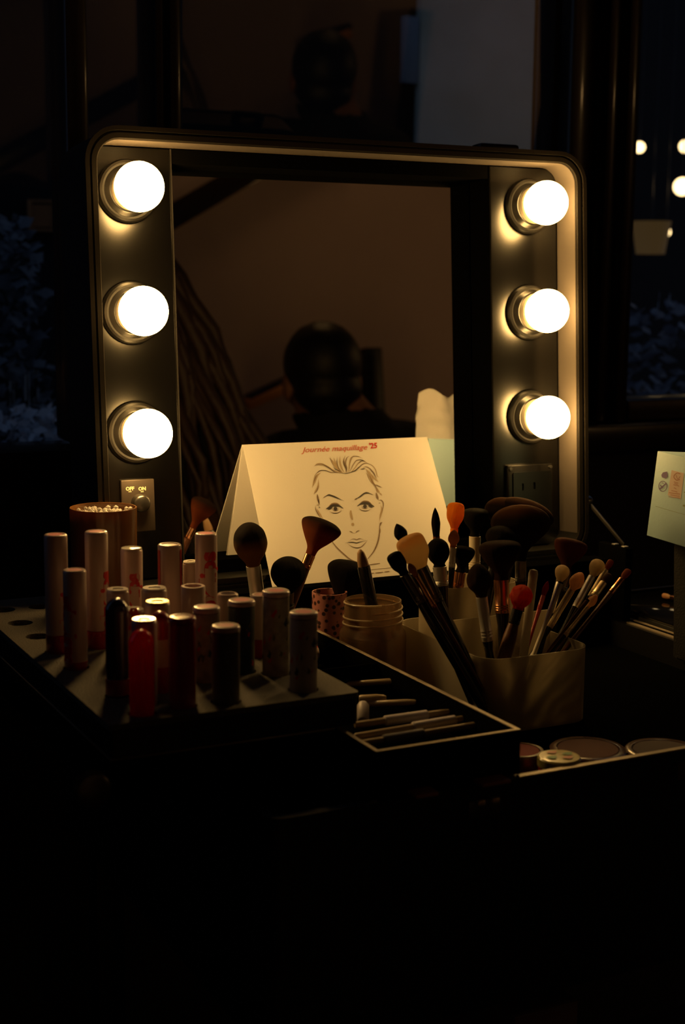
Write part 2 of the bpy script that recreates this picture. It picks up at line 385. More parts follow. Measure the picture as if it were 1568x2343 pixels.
# socket outlet on the right panel
bm = bmesh.new(); box(bm, .1872, .2438, -.022, .0400, .0003, .0062, LID, bev=.0012); out = obj('power_outlet', bm, PANEL, case)
bm = bmesh.new()
sl = [rrect(*p, .0008, 2) for p in ((.2020, .2052, .0130, .0205), (.2170, .2202, .0135, .0210), (.2092, .2150, -.0055, .0002))]
plate(bm, [rrect(.1925, .2410, -.018, .0325, .002)] + sl, .0064, .0082, LID); obj('outlet_face', bm, PANEL, out)
for x in (.1905, .2412): obj('screw', lathe(bmesh.new(), [(.0018, .0063), (.0018, .0072), (0, .0075)], 12, LID @ Matrix.Translation((x, .0363, 0))), DKMET, out)

# handle on top of the lid
bm = bmesh.new(); X_ = atLid(1100, 340, 0)[0]; X2 = atLid(1190, 345, 0)[0]
for x in (X_, X2-.012): box(bm, x, x+.012, .3612, .370, -.02, .0, LID, bev=.002)
box(bm, X_, X2, .3665, .3735, -.02, .0, LID, bev=.003); obj('lid_handle', bm, BLACK, case)
# body
bm = bmesh.new(); x0, x1, y0, y1 = -.285, .285, -.447, .045
plate(bm, [rrect(x0, x1, y0, y1, .012, 4), rrect(x0+.008, x1-.008, y0+.008, y1-.008, .006, 3)], -.29, -.1195)
body = obj('case_body', bm, BLACK, case)
bm = bmesh.new(); box(bm, x0+.0082, x1-.0082, y0+.0082, y1-.0082, -.288, -.1455); obj('case_floor', bm, FELT, body)
bm = bmesh.new(); plate(bm, [[(-.09, y0-.001), (x1-.01, y0-.001), (x1+.001, y0+.01), (x1+.001, y1), (x1-.004, y1), (x1-.004, y0+.012), (x1-.012, y0+.004), (-.09, y0+.004)]], -.1193, -.1180); obj('rim_strip', bm, RIM, body)
lx = atY(1108, 1826, y0-.004).x; lz = atY(1108, 1826, y0-.004).z
bm = bmesh.new(); box(bm, lx-.012, lx+.014, y0-.0040, y0-.0002, lz-.014, lz-.001, bev=.001); la_ = obj('latch', bm, DKMET, body)
for q in (-.004, .008):
    bm = bmesh.new(); box(bm, lx+q-.003, lx+q+.003, y0-.008, y0-.0042, lz-.004, lz, bev=.0008); obj('latch_hook', bm, GOLD, la_)
bm = bmesh.new(); box(bm, -.184, .2755, -.064, -.0405, -.0625, -.0555, bev=.0012); box(bm, -.180, .2750, -.050, .040, -.1175, -.0640)
obj('rear_shelf', bm, FELT, case)
bm = bmesh.new(); box(bm, .2765, .2860, -.092, -.045, -.1178, -.0400, bev=.001); hb = obj('hinge_block', bm, FELT, case)
bm = bmesh.new()
for y in (-.088, -.072): box(bm, .2770, .2830, y, y+.005, -.0397, -.0386, bev=.0003)
obj('hinge_clips', bm, CHROME, hb)
bm = bmesh.new(); pa = atY(1303, 1150, -.030); pb = V((.280, -.083, -.0375))
pa = V((.2715, -.0300, pa.z)); M = frame(pa, pb-pa, V((1, 0, 0))); L_ = (pb-pa).length
box(bm, -.001, .001, -.0020, .0020, 0, L_, M, bev=.0004); st = obj('lid_stay', bm, DKMET, case)
bm = lathe(bmesh.new(), [(.0062, -.004), (.0062, .002), (.005, .0035), (0, .004)], 20, frame(pa, V((1, 0, 0)), V((0, 0, 1)))); obj('stay_pivot', bm, DKMET, st)
# pencil tray, lower left tray, right tray
def tray(name, x0, x1, y0, y1, z0, z1, t=.0030, parent=case):
    bm = bmesh.new(); plate(bm, [rrect(x0, x1, y0, y1, 0), rrect(x0+t, x1-t, y0+t, y1-t, 0)], z0, z1-.0012)
    box(bm, x0+t+.0001, x1-t-.0001, y0+t+.0001, y1-t-.0001, z0, z0+.003)
    o = obj(name, bm, FELT, parent, smooth=False)
    bm = bmesh.new(); plate(bm, [rrect(x0, x1, y0, y1, 0), rrect(x0+t, x1-t, y0+t, y1-t, 0)], z1-.0011, z1); obj('tray_rim', bm, RIM, o, smooth=False)
    return o
pt = tray('pencil_tray', -.204, -.0865, -.442, -.082, -.1172, -.085)
bm = bmesh.new(); box(bm, -.2003, -.0902, -.234, -.230, -.1140, -.0865, bev=.0008); obj('tray_divider', bm, FELT, pt)
tray('left_tray', -.372, -.2055, -.383, -.060, -.1172, -.0850)
rt = tray('right_tray', .289, .52, -.36, .03, -.138, -.1165)
# legs of the case
for x in (-.25, .25):
    for y in (-.42, .02):
        bm = bmesh.new(); box(bm, x-.014, x+.014, y-.014, y+.014, FLZ+.0, -.2902, bev=.002); obj('leg', bm, BLACK, case)

# ================================================================== LIPSTICK RACK and BALMS
BZ = -.060
BALM = []   # name, x, y, h, d, kind, label
def B(x, y, h, d, kind, label): BALM.append((x, y, h, d, kind, label))
B(-.350, -.183, .0937, .0182, 'long_pink', 'tall white lip balm with pink top and red base, leftmost in the rack')
B(-.317, -.182, .0937, .0182, 'long_pink', 'tall white lip balm with pink top in front of the amber tumbler')
B(-.351, -.236, .0754, .0174, 'white_short', 'shorter white lip balm with red lettering standing before the two tall left ones')
B(-.284, -.170, .0750, .0178, 'white_shine', 'white lip balm with shiny plain white top right of the amber tumbler')
B(-.258, -.188, .0800, .0190, 'white_redside', 'white lip balm with red side stripes and shiny white top')
B(-.2225, -.178, .0850, .0182, 'long_letters', 'tall white lip balm with big red vertical lettering and pink top')
B(-.205, -.098, .0450, .0150, 'clear_small', 'small clear capped balm half hidden behind the tall lettered one')
B(-.262, -.250, .0580, .0190, 'recess', 'white lip balm tube with open top showing deep red inside')
B(-.274, -.308, .0550, .0195, 'pattern_light', 'white topped lip balm with faint red and blue print beside the dark red tube')
B(-.234, -.252, .0500, .0165, 'white_purple', 'white lip balm with purple top behind the dark green one')
B(-.242, -.298, .0550, .0200, 'green', 'dark green patterned lip balm with pink and white top')
B(-.210, -.262, .0490, .0165, 'white_redbase', 'slim white lip balm with red base between dark green and leaf printed ones')
B(-.221, -.314, .0635, .0200, 'leaf', 'white lip balm printed with dark leaves')
B(-.221, -.362, .0574, .0200, 'greywhite', 'greyish white lip balm with pink dot top at the right front corner of the rack')
B(-.283, -.367, .0547, .0195, 'dark', 'dark sleeved lip balm with white rim top in the front row')
B(-.346, -.320, .0701, .0165, 'dome_purple', 'purple black domed lip balm near the left front of the rack')
B(-.315, -.228, .0550, .0175, 'clear', 'clear topped lip balm behind the purple black dome')
B(-.288, -.235, .0550, .0195, 'clear', 'clear topped white lip balm, farthest of the shiny capped cluster')
B(-.302, -.281, .0550, .0185, 'clear_gold', 'clear cap lip balm with golden ring top in the shiny cluster')
B(-.3235, -.287, .0525, .0175, 'white_shine', 'lip balm with bright white disc top behind the red domed one')
B(-.3355, -.3475, .0590, .0175, 'clear', 'lip balm with bright white ring top directly behind the red dome')
B(-.345, -.369, .0583, .0170, 'dome_red', 'bright red domed lip balm at the left front corner of the rack')
B(-.3145, -.321, .0580, .0165, 'dome_beige', 'dark red domed lip balm with beige label')
B(-.314, -.364, .0633, .0185, 'darkred', 'dark red lip balm with flat shiny top in the front row')
rack = thing('lipstick_rack', V((-.28, -.2, -.084)), 'black rack with textured grey holed top holding the lip balms', 'lipstick rack')
bm = bmesh.new(); plate(bm, [rrect(-.372, -.188, -.384, .018, .003, 3)], -.0838, -.0765); plate(bm, [rrect(-.372, -.188, -.384, .018, .003, 3), rrect(-.368, -.192, -.380, .014, 0)], -.0764, -.0645); obj('rack_box', bm, BLACK, rack)
holes = [circ(x, y, d/2+.0012) for x, y, h, d, k, l in BALM] + [circ(x, y, .0105) for x, y in ((-.353, -.021), (-.352, -.076), (-.320, -.022), (-.351, -.129), (-.318, -.126))]
bm = bmesh.new(); plate(bm, [rrect(-.3735, -.187, -.3855, .0195, .004, 4)] + holes, -.0643, BZ); obj('holed_top', bm, TEX, rack)

def wrap_text(s, size, X, Y, Z, r, ang0, vertical=True, bold=.0006):
    """lettering wrapped round an upright tube: the line of text runs up the tube"""
    me = text_mesh(s, size, .00015, bold=bold); 
    for v in me.vertices:
        u, w_, t = v.co
        a = ang0 + (w_ if vertical else -u)/r*-1; z = Z + (u if vertical else w_)
        rr = r + .0002 + t
        v.co = V((X+rr*math.cos(a), Y+rr*math.sin(a), z))
    return me
def balm(x, y, h, d, kind, label):
    r = d/2; z0 = -.0761; z1 = BZ+h; T = Matrix.Translation((x, y, 0))
    t = thing('lip_balm', V((x, y, z0)), label, 'lip balm', 'lip balms in the rack')
    sleeve = {'green': DGREEN, 'leaf': LEAF, 'dark': DGREY, 'dome_purple': PURP, 'dome_red': REDT, 'darkred': REDP, 'dome_beige': REDP, 'pattern_light': LEAF, 'greywhite': mat('grey_white_sleeve', (.42, .38, .34), .4, var=.3, bscale=150)}.get(kind, WHITE)
    if kind.startswith('dome'):
        zc = z1-r*1.15
        prof = [(r*.96, z0), (r*.96, BZ+.004), (r, BZ+.005), (r, zc)] + [(r*math.cos(a), zc+r*1.15*math.sin(a)) for a in [PI/2*k/8 for k in range(1, 8)]] + [(0, z1)]
        obj('tube', lathe(bmesh.new(), prof, 30, T), sleeve, t)
        if kind == 'dome_beige':
            obj('paper_label', lathe(bmesh.new(), [(r+.0003, zc-.030), (r+.0004, zc-.0299), (r+.0004, zc-.010), (r+.0003, zc-.0099)], 30, T), mat('beige_label', (.42, .30, .20), .6), t)
        if kind == 'dome_purple':
            obj('base_band', lathe(bmesh.new(), [(r+.0003, BZ+.001), (r+.0005, BZ+.0012), (r+.0005, BZ+.0125), (r+.0003, BZ+.0127)], 30, T), REDP, t)
        return t
    base = .016 if kind in ('long_pink', 'long_letters', 'white_short', 'white_redbase') else 0
    zb = BZ + base*(.9 if kind != 'white_short' else .35)
    zs = z1 - (.0042 if kind in ('green', 'leaf', 'dark', 'pattern_light', 'greywhite', 'darkred') else .0)
    body = [(r*.97, z0 if not base else zb), (r, (z0 if not base else zb)+.0005)]
    if zs == z1: body += [(r, z1-.0018), (r*.96, z1-.0006), (r*.88, z1), (r*.70, z1), (r*.68, z1-.0006), (0, z1-.0006)]
    else: body += [(r, zs-.0004), (r*.9, zs)]
    if kind == 'recess': body = [(r*.97, z0), (r, z0+.0005), (r, z1-.001), (r*.95, z1), (r*.70, z1), (r*.66, z1-.006), (0, z1-.006)]
    obj('tube', lathe(bmesh.new(), body, 32, T), sleeve, t)
    if base: obj('base_band', lathe(bmesh.new(), [(r*.92, z0), (r*.94, BZ), (r*1.01, BZ+.001), (r*1.01, zb-.0006), (r*.95, zb-.0002)], 30, T), REDP, t)
    if zs != z1:
        cp = obj('cap', lathe(bmesh.new(), [(r*.9, zs+.0001), (r*1.03, zs+.0004), (r*1.03, z1-.0016), (r*.97, z1-.0004), (r*.88, z1), (r*.62, z1), (r*.60, z1-.0005), (0, z1-.0005)], 32, T), REDP if kind == 'darkred' else WHITE, t)
    dot = {'long_pink': PINK, 'long_letters': PINK, 'white_short': PINK, 'white_purple': PURP, 'white_redbase': REDP, 'green': PINK, 'leaf': PINK, 'greywhite': PINK, 'dark': PINK, 'pattern_light': PINK, 'recess': RED}.get(kind)
    if dot:
        zz = z1-.0006 if kind != 'recess' else z1-.0058
        obj('cap_disc', lathe(bmesh.new(), [(r*.64, zz+.0001), (r*.62, zz+.0005), (0, zz+.0006)], 24, T), dot, t)
    if kind.startswith('clear') or kind == 'white_shine':
        obj('cap_ring', lathe(bmesh.new(), [(r*.94, z1+.0001), (r*.93, z1+.0008), (r*.88, z1+.0011), (0, z1+.0012)] if kind == 'white_shine' else [(r*.46, z1+.0001), (r*.50, z1+.0010), (r*.90, z1+.0011), (r*.96, z1+.0002)], 28, T), GOLD if kind == 'clear_gold' else CLEAR, t)
    va = math.atan2(CAM.y-y, CAM.x-x)
    if kind in ('long_pink', 'long_letters', 'white_short', 'white_shine'):
        off = {'long_pink': .95, 'long_letters': .25, 'white_short': -.95, 'white_shine': .15}[kind]
        sz = .0150 if kind != 'long_letters' else .020
        bm = bmesh.new(); merge(bm, wrap_text('baby lips', sz, x, y, BZ+(.036 if h > .08 else .030), r, va+off, bold=.0009)); obj('lettering', bm, RED, t, smooth=False)
    if kind == 'white_redside':
        bm = bmesh.new()
        for k in (-1.15, 1.2):
            for q in range(5):
                a = va+k+(q-2)*.09; a2 = a+.09
                vs = [bm.verts.new((x+(r+.0003)*math.cos(b), y+(r+.0003)*math.sin(b), z)) for b, z in ((a, BZ+.002), (a2, BZ+.002), (a2, z1-.004), (a, z1-.004))]
                bm.faces.new(vs)
        bmesh.ops.remove_doubles(bm, verts=bm.verts[:], dist=1e-6)
        obj('side_stripes', bm, RED, t)
    if kind in ('pattern_light', 'leaf', 'green', 'greywhite'):
        bm = bmesh.new(); R_ = random.Random(int(-x*1e5))
        for k in range(16):
            a = va + R_.uniform(-1.2, 1.2); z = BZ + .006 + R_.random()*(zs-BZ-.016); hh = R_.uniform(.0025, .0055); ww = R_.uniform(.12, .3)/1.3; sk = R_.uniform(-.3, .3)
            pts = [(a-ww, z), (a-ww*.3+sk*.3, z+hh*.5), (a+sk, z+hh), (a+ww*.6, z+hh*.4), (a+ww*.1, z-hh*.3)]
            vs = [bm.verts.new((x+(r+.0003)*math.cos(p), y+(r+.0003)*math.sin(p), q)) for p, q in pts]; f = bm.faces.new(vs); f.material_index = k % 3
        obj('printed_pattern', bm, [RED, bpy.data.materials.get('navy_print') or mat('navy_print', (.02, .04, .07), .4), bpy.data.materials.get('olive_print') or mat('olive_print', (.10, .12, .02), .4)], t)
    return t
for b in BALM: balm(*b)

# ================================================================== AMBER TUMBLER with clear beads
t = thing('amber_tumbler', V((-.276, -.072, BZ)), 'translucent amber tumbler filled with clear beads, behind the lip balms', 'tumbler')
AMB = frosted('amber_plastic', (.20, .085, .024), .34, .10, .06)
T = Matrix.Translation((-.276, -.072, 0)); zt = atY(242, 1160, -.072).z
prof = [(.0, BZ+.0002), (.0268, BZ+.0002), (.0278, BZ+.004), (.0290, zt-.002), (.0288, zt), (.0278, zt), (.0275, zt-.003), (.0262, BZ+.004), (0, BZ+.003)]
obj('cup', lathe(bmesh.new(), prof, 48, T), AMB, t)
bm = bmesh.new(); R_ = random.Random(3)
for k in range(150):
    a = R_.random()*2*PI; rr = .0255*math.sqrt(R_.random())
    bmesh.ops.create_icosphere(bm, subdivisions=1, radius=R_.uniform(.0016, .0026), matrix=Matrix.Translation((-.276+rr*math.cos(a), -.072+rr*math.sin(a), zt-.0055+R_.uniform(-.002, .0022))))
lathe(bm, [(.0255, zt-.009), (.0255, zt-.007), (0, zt-.006)], 30, T)
o = obj('clear_beads', bm, mat('clear_beads', (.50, .46, .42), .2, spec=.9), None, label='clear beads heaped to the top inside the amber tumbler', cat='beads', kind='stuff')

# ================================================================== FACE CHART CARD
OFB = -.0368
bL = onp(515, 1310, LN, OFB); rL = onp(556, 1018, LN, OFB); rR = onp(977.5, 1000, LN, OFB); CZ = bL.z
bR = bL + (rR-rL)*1.0; bR.z = bL.z
hL = atZ(624, 1343, CZ+.0006); hR = hL + (rR-rL); hR.z = hL.z
hR.y = hL.y
card = thing('face_chart_card', V(((hL.x+hR.x)/2, (hL.y+bL.y)/2, CZ)), 'folded cream tent card with drawn woman face in front of the mirror', 'card')
def slab(bm, quad, th, n):
    a = [bm.verts.new(p) for p in quad]; b = [bm.verts.new(p + n*th) for p in quad]
    bm.faces.new(a); bm.faces.new(b[::-1])
    for k in range(4): bm.faces.new((a[k], b[k], b[(k+1) % 4], a[(k+1) % 4]))
cn = (hR-hL).cross(rL-hL).normalized(); cn = cn if cn.y < 0 else -cn
bm = bmesh.new(); slab(bm, (hL, hR, rR, rL), .0008, -cn); front = obj('front_leaf', bm, CARD, card, smooth=False)
bn = (bR-bL).cross(rL-bL).normalized(); bn = bn if bn.y > 0 else -bn
s_ = V((0, .0012, 0)); bm = bmesh.new(); slab(bm, (bL, bR, rR+s_, rL+s_), .0008, -bn); obj('back_leaf', bm, CARD, card, smooth=False)
cc = cn.dot(hL)
def oncard(x, y, lift): return onp(x, y, cn, cc) + cn*lift
def ribbon(bm, pts, wmax, mi, lift, taper=(0, 0), n=8):
    c = catmull([V((p[0], p[1], 0)) for p in pts], n); m = len(c)
    L_, R2 = [], []
    for i, p in enumerate(c):
        d = (c[min(i+1, m-1)]-c[max(i-1, 0)]); d = d.normalized() if d.length > 1e-6 else V((1, 0, 0)); nn = V((-d.y, d.x, 0))
        t = i/(m-1); wv = wmax*max(taper[0]+(1-taper[0])*min(1, t*3), .12)*max(taper[1]+(1-taper[1])*min(1, (1-t)*3), .12)/2
        for lst, s in ((L_, 1), (R2, -1)):
            q = p+nn*wv*s; lst.append(bm.verts.new(oncard(q.x, q.y, lift)))
    for i in range(m-1):
        f = bm.faces.new((L_[i], L_[i+1], R2[i+1], R2[i])); f.material_index = mi
def c1(*p): return [(680+x/7.84, 1000+y/7.84) for x, y in p]
def c2(*p): return [(700+x/7.84, 1080+y/7.84) for x, y in p]
bm = bmesh.new(); K, MID, LT = 0, 1, 2
def st(pts, w_, mi, taper=(0, 0)): ribbon(bm, pts, w_/7.84, mi, {2: .00010, 1: .00018, 0: .00026}[mi], taper)
# hair
st(c1((300, 525), (380, 480), (520, 520), (640, 590), (780, 645)), 26, LT); st(c1((345, 480), (440, 478), (560, 540), (660, 620), (780, 645)), 13, MID); st(c1((310, 520), (380, 500), (470, 510)), 9, MID)
st(c1((420, 480), (560, 550), (650, 610), (700, 640)), 9, K); st(c1((640, 530), (690, 580), (760, 610), (800, 640)), 10, K)
st(c1((290, 780), (320, 690), (400, 610), (500, 600), (600, 632), (700, 640), (780, 640)), 13, MID); st(c1((360, 650), (420, 605), (500, 602), (580, 628)), 10, K)
st(c1((570, 370), (640, 440), (690, 540), (760, 620), (830, 650)), 34, LT); st(c1((590, 350), (620, 440), (660, 530)), 9, MID)
st(c1((660, 370), (690, 470), (740, 560), (830, 650)), 30, LT); st(c1((720, 350), (715, 460), (745, 560), (790, 620)), 14, MID)
st(c1((770, 340), (770, 450), (800, 560), (860, 655)), 28, LT)
st(c1((865, 330), (835, 420), (850, 500), (880, 570), (870, 655)), 26, MID); st(c1((840, 420), (845, 500), (875, 560), (885, 640)), 10, K)
st(c1((940, 340), (890, 380), (870, 470), (890, 560), (890, 650)), 18, MID)
st(c1((1030, 320), (960, 380), (940, 480), (930, 590), (900, 645)), 16, LT); st(c1((1180, 390), (1090, 348), (1000, 355), (960, 430), (935, 570)), 12, MID)
st(c1((1250, 450), (1160, 410), (1070, 420), (1010, 490), (960, 590), (920, 640)), 13, MID); st(c1((1220, 440), (1150, 410), (1080, 415)), 10, K)
st(c1((1280, 480), (1180, 430), (1100, 470), (1040, 550), (980, 620), (930, 640)), 18, LT); st(c1((1210, 440), (1150, 432), (1090, 480)), 9, K)
st(c1((1360, 520), (1260, 470), (1170, 490), (1100, 560), (1020, 610), (930, 640)), 14, MID); st(c1((1170, 495), (1110, 540), (1040, 600), (960, 630)), 11, K)
st(c1((780, 640), (860, 655), (940, 640), (1040, 610), (1100, 590)), 10, K)
st(c1((1130, 580), (1180, 575), (1230, 565)), 15, K); st(c1((1150, 570), (1230, 535), (1310, 570), (1380, 660), (1450, 780)), 13, MID); st(c1((1230, 570), (1290, 640), (1340, 720), (1370, 800)), 46, LT); st(c1((1270, 470), (1350, 510), (1410, 590), (1440, 700), (1480, 720)), 12, LT); st(c1((1300, 570), (1370, 640), (1420, 740)), 18, MID)
# temples, ears, jaw
st(c2((270, 10), (190, 80), (150, 180), (115, 280)), 44, LT); st(c2((200, 40), (165, 120), (140, 200)), 16, MID); st(c2((225, 130), (220, 260), (180, 340), (140, 400)), 36, LT); st(c2((225, 240), (200, 330), (150, 390)), 14, MID)
st(c2((205, 400), (215, 480), (240, 580)), 34, MID, (.3, .3)); st(c2((220, 480), (240, 575)), 14, K); st(c2((170, 600), (180, 680), (220, 760), (280, 850)), 14, MID); st(c2((215, 600), (250, 640), (215, 640)), 8, K); st(c2((200, 660), (240, 740), (310, 840)), 30, LT); st(c2((180, 595), (260, 590)), 8, MID)
st(c2((1080, 10), (1150, 110), (1200, 190), (1260, 240)), 44, LT); st(c2((1130, 30), (1190, 170), (1250, 260), (1300, 360)), 20, MID); st(c2((1160, 20), (1230, 110), (1310, 180)), 24, LT); st(c2((1240, 220), (1300, 250), (1375, 285)), 15, MID)
st(c2((1260, 260), (1290, 340), (1330, 370)), 40, LT); st(c2((1260, 370), (1280, 440), (1300, 500)), 34, MID, (.3, .3)); st(c2((1320, 370), (1370, 420)), 18, LT)
st(c2((1300, 515), (1350, 505), (1390, 560), (1380, 660), (1350, 760)), 14, MID); st(c2((1300, 560), (1340, 560)), 8, K); st(c2((1350, 600), (1365, 680), (1340, 780), (1320, 880)), 34, LT); st(c2((1370, 900), (1340, 930), (1330, 980)), 30, MID)
st(c2((1325, 960), (1320, 1100), (1290, 1260), (1220, 1420), (1110, 1560)), 26, MID, (.5, .4)); st(c2((450, 1220), (560, 1360), (700, 1490), (800, 1570), (930, 1620)), 22, MID, (.5, .4)); st(c2((1330, 1000), (1325, 1120)), 34, LT)
# brows, eyes, nose, lips
st(c2((330, 455), (400, 415), (460, 425), (560, 465), (680, 520)), 26, K); st(c2((300, 475), (350, 440), (410, 415)), 12, MID)
st(c2((870, 500), (960, 450), (1050, 385), (1110, 375), (1190, 400)), 24, K); st(c2((870, 500), (930, 470)), 22, MID); st(c2((1120, 377), (1220, 415)), 10, MID)
for ex, ey, fl in ((530, 655, 1), (1060, 615, -1)):
    O = lambda x, y: (ex+fl*x, ey+y-(fl < 0)*0)
    st(c2(O(-165, 8), O(-110, -20), O(-50, -52), O(10, -58), O(70, -45), O(140, 0)), 42, K, (.35, .2)); st(c2(O(-140, 25), O(-90, 0), O(-60, -25)), 28, K)
    st(c2(O(-130, -30), O(-60, -80), O(20, -88), O(90, -60)), 26, MID)
    st(c2(O(-120, 45), O(-50, 78), O(20, 82), O(80, 60), O(110, 20)), 13, MID); st(c2(O(-70, 74), O(0, 84), O(60, 72)), 8, K)
    st(c2(O(-60, -20), O(-40, 30), O(0, 42), O(45, 25), O(58, -20)), 8, MID)
    ring = [oncard(*c2(O(34*math.cos(a)+0, 34*math.sin(a)+4))[0], .00028) for a in [2*PI*k/20 for k in range(20)]]
    f = bm.faces.new([bm.verts.new(p) for p in ring]); f.material_index = 0
st(c2((805, 690), (812, 770), (835, 860)), 40, LT, (.6, .5)); st(c2((835, 915), (850, 965)), 50, LT, (.6, .6))
st(c2((775, 1060), (815, 1075), (850, 1100)), 14, MID); st(c2((890, 1095), (920, 1065), (970, 1045)), 14, MID); st(c2((840, 1098), (890, 1098)), 6, LT)
st(c2((705, 1272), (770, 1262), (850, 1262), (910, 1272), (980, 1252), (1110, 1228)), 13, K); st(c2((760, 1255), (830, 1205), (880, 1203), (910, 1215), (960, 1195), (1010, 1205), (1080, 1232)), 10, MID)
st(c2((740, 1280), (810, 1330), (900, 1360), (990, 1345), (1060, 1280), (1100, 1235)), 14, MID); st(c2((850, 1352), (915, 1362), (980, 1350)), 9, K)
# the small lines at the foot of the sheet
st(c2((1130, 1668), (1210, 1655), (1330, 1640)), 14, MID, (.6, .6)); st(c2((1100, 1760), (1300, 1740), (1560, 1715)), 6, MID, (1, 1))
for a, b in ((1150, 1225), (1245, 1385), (1410, 1500)): st(c2((a, 1822-(a-1150)*.11), ((a+b)/2, 1818-(a-1150)*.11), (b, 1822-(b-1150)*.11)), 16, MID, (.6, .6))
obj('drawn_face', bm, [INK, INKM, INKL], front, smooth=False)
def cardtext(s, x0, x1, y0, y1, m, name, shear, bold, hscale=1.):
    me = text_mesh(s, 1., .001, shear=shear, bold=bold)
    xs = [v.co.x for v in me.vertices]; xa, xb = min(xs), max(xs)
    for v in me.vertices:
        t_ = (v.co.x-xa)/(xb-xa); p = oncard(x0+(x1-x0)*t_, y0+(y1-y0)*t_ - v.co.y*hscale, .0002); v.co = p
    bm = bmesh.new(); merge(bm, me); return obj(name, bm, m, front, smooth=False)
cardtext('Journée maquillage', 690, 841, 1030.5, 1023.5, INKR, 'printed_title', .28, .006, 17)
cardtext("'25", 845, 863, 1021, 1020, INKR2, 'printed_year', .0, .03, 17)

# ================================================================== MINT BOX with tissue, and its stand
P1 = CAM + ray(1505, 1032)*1.4; P2 = CAM + ray(1480, 1225)*1.413
e3 = (P1-P2); H_ = e3.length; e3.normalize(); e1 = V((0, -1, -.2)); e1 = (e1-e3*e1.dot(e3)).normalized(); e2 = e3.cross(e1); e2 = e2 if e2.x > 0 else -e2
MB = Matrix(((e1.x, e2.x, e3.x, P2.x), (e1.y, e2.y, e3.y, P2.y), (e1.z, e2.z, e3.z, P2.z), (0, 0, 0, 1)))
mb = thing('mint_box', P2+e1*.05+e2*.04, 'pale mint cardboard box with purple stamps and orange label at right edge', 'box')
MINT = mat('mint_card', (.32, .48, .56), .6, bump=.05, bscale=300)
bm = bmesh.new(); box(bm, 0, .115, 0, .085, 0, H_, MB, bev=.0006); bx_ = obj('carton', bm, MINT, mb)
F2 = lambda x, y, l: onp(x, y, e2, e2.dot(P2)) - e2*l
def poly(bm, pts, lift, mi=0):
    f = bm.faces.new([bm.verts.new(F2(x, y, lift)) for x, y in pts]); f.material_index = mi
def b2(x, y): return (1460+x/9.01, 1010+y/9.01)
bm = bmesh.new()
poly(bm, [b2(*p) for p in ((700, 590), (955, 655), (890, 1190), (618, 1110))], .0002)
obj('orange_label', bm, mat('orange_label', (.58, .46, .42), .6), mb, smooth=False)
def rib2(bm, pts, wd, mi=0):
    c = catmull([V((*b2(*p), 0)) for p in pts], 6)
    for i in range(len(c)-1):
        d = (c[i+1]-c[i]).normalized(); nn = V((-d.y, d.x, 0))*wd/18
        poly(bm, [((c[i]+nn).x, (c[i]+nn).y), ((c[i+1]+nn).x, (c[i+1]+nn).y), ((c[i+1]-nn).x, (c[i+1]-nn).y), ((c[i]-nn).x, (c[i]-nn).y)], .0004, mi)
bm = bmesh.new()
rib2(bm, [(880, 670), (820, 650), (765, 690), (750, 740), (790, 790), (830, 800), (870, 780)], 16); rib2(bm, [(800, 700), (830, 780), (880, 720)], 12)
for yy, a, b in ((840, 750, 840), (870, 760, 830), (900, 740, 860), (960, 750, 800), (1020, 700, 820), (1065, 650, 880), (1110, 680, 870), (1150, 640, 880)): rib2(bm, [(a, yy-8), ((a+b)/2, yy+6), (b, yy+22)], 12)
obj('label_print', bm, mat('brown_print', (.38, .17, .12), .6), mb, smooth=False)
bm = bmesh.new()
def ring2(cx, cy, rx, ry, wd, n=24):
    for k in range(n):
        a, b = 2*PI*k/n, 2*PI*(k+1)/n
        poly(bm, [b2(cx+(rx-s)*math.cos(q), cy+(ry-s)*math.sin(q)) for q, s in ((a, 0), (b, 0), (b, wd), (a, wd))], .0003)
ring2(520, 925, 92, 112, 14); rib2(bm, [(455, 985), (520, 930), (585, 870)], 30); rib2(bm, [(470, 900), (520, 960)], 22); rib2(bm, [(500, 850), (540, 870)], 14)
poly(bm, [b2(*p) for p in ((520, 640), (610, 620), (622, 720), (580, 765), (500, 740), (490, 690))], .0003)
obj('purple_stamps', bm, mat('purple_print', (.16, .11, .28), .6), mb, smooth=False)
bm = bmesh.new(); rib2(bm, [(370, 1335), (640, 1415), (980, 1510)], 7); rib2(bm, [(935, 1320), (980, 1330)], 40); rib2(bm, [(960, 1045), (985, 1050)], 25); obj('fold_line', bm, mat('dull_olive_line', (.22, .26, .16), .7), mb, smooth=False)
# crumpled tissue on the box
bm = bmesh.new(); nu, nv = 14, 16; g = []
for i in range(nu):
    row = []
    for j in range(nv):
        u, v_ = i/(nu-1), j/(nv-1)
        p = V((.040 + .006*math.sin(u*8+v_*2) + .004*noise.noise(V((u*5, v_*5, 1))), .004+.078*u + .008*v_*(1-u), H_+.0008 + .066*v_*(.92+.08*math.sin(u*9))))
        row.append(bm.verts.new(MB @ p))
    g.append(row)
for i in range(nu-1):
    for j in range(nv-1): bm.faces.new((g[i][j], g[i+1][j], g[i+1][j+1], g[i][j+1]))
bmesh.ops.solidify(bm, geom=bm.faces[:], thickness=.0008)
obj('tissue', bm, mat('white_tissue', (.85, .83, .80), .9), label='crumpled white tissue standing up from the mint box', cat='tissue', ang=80)
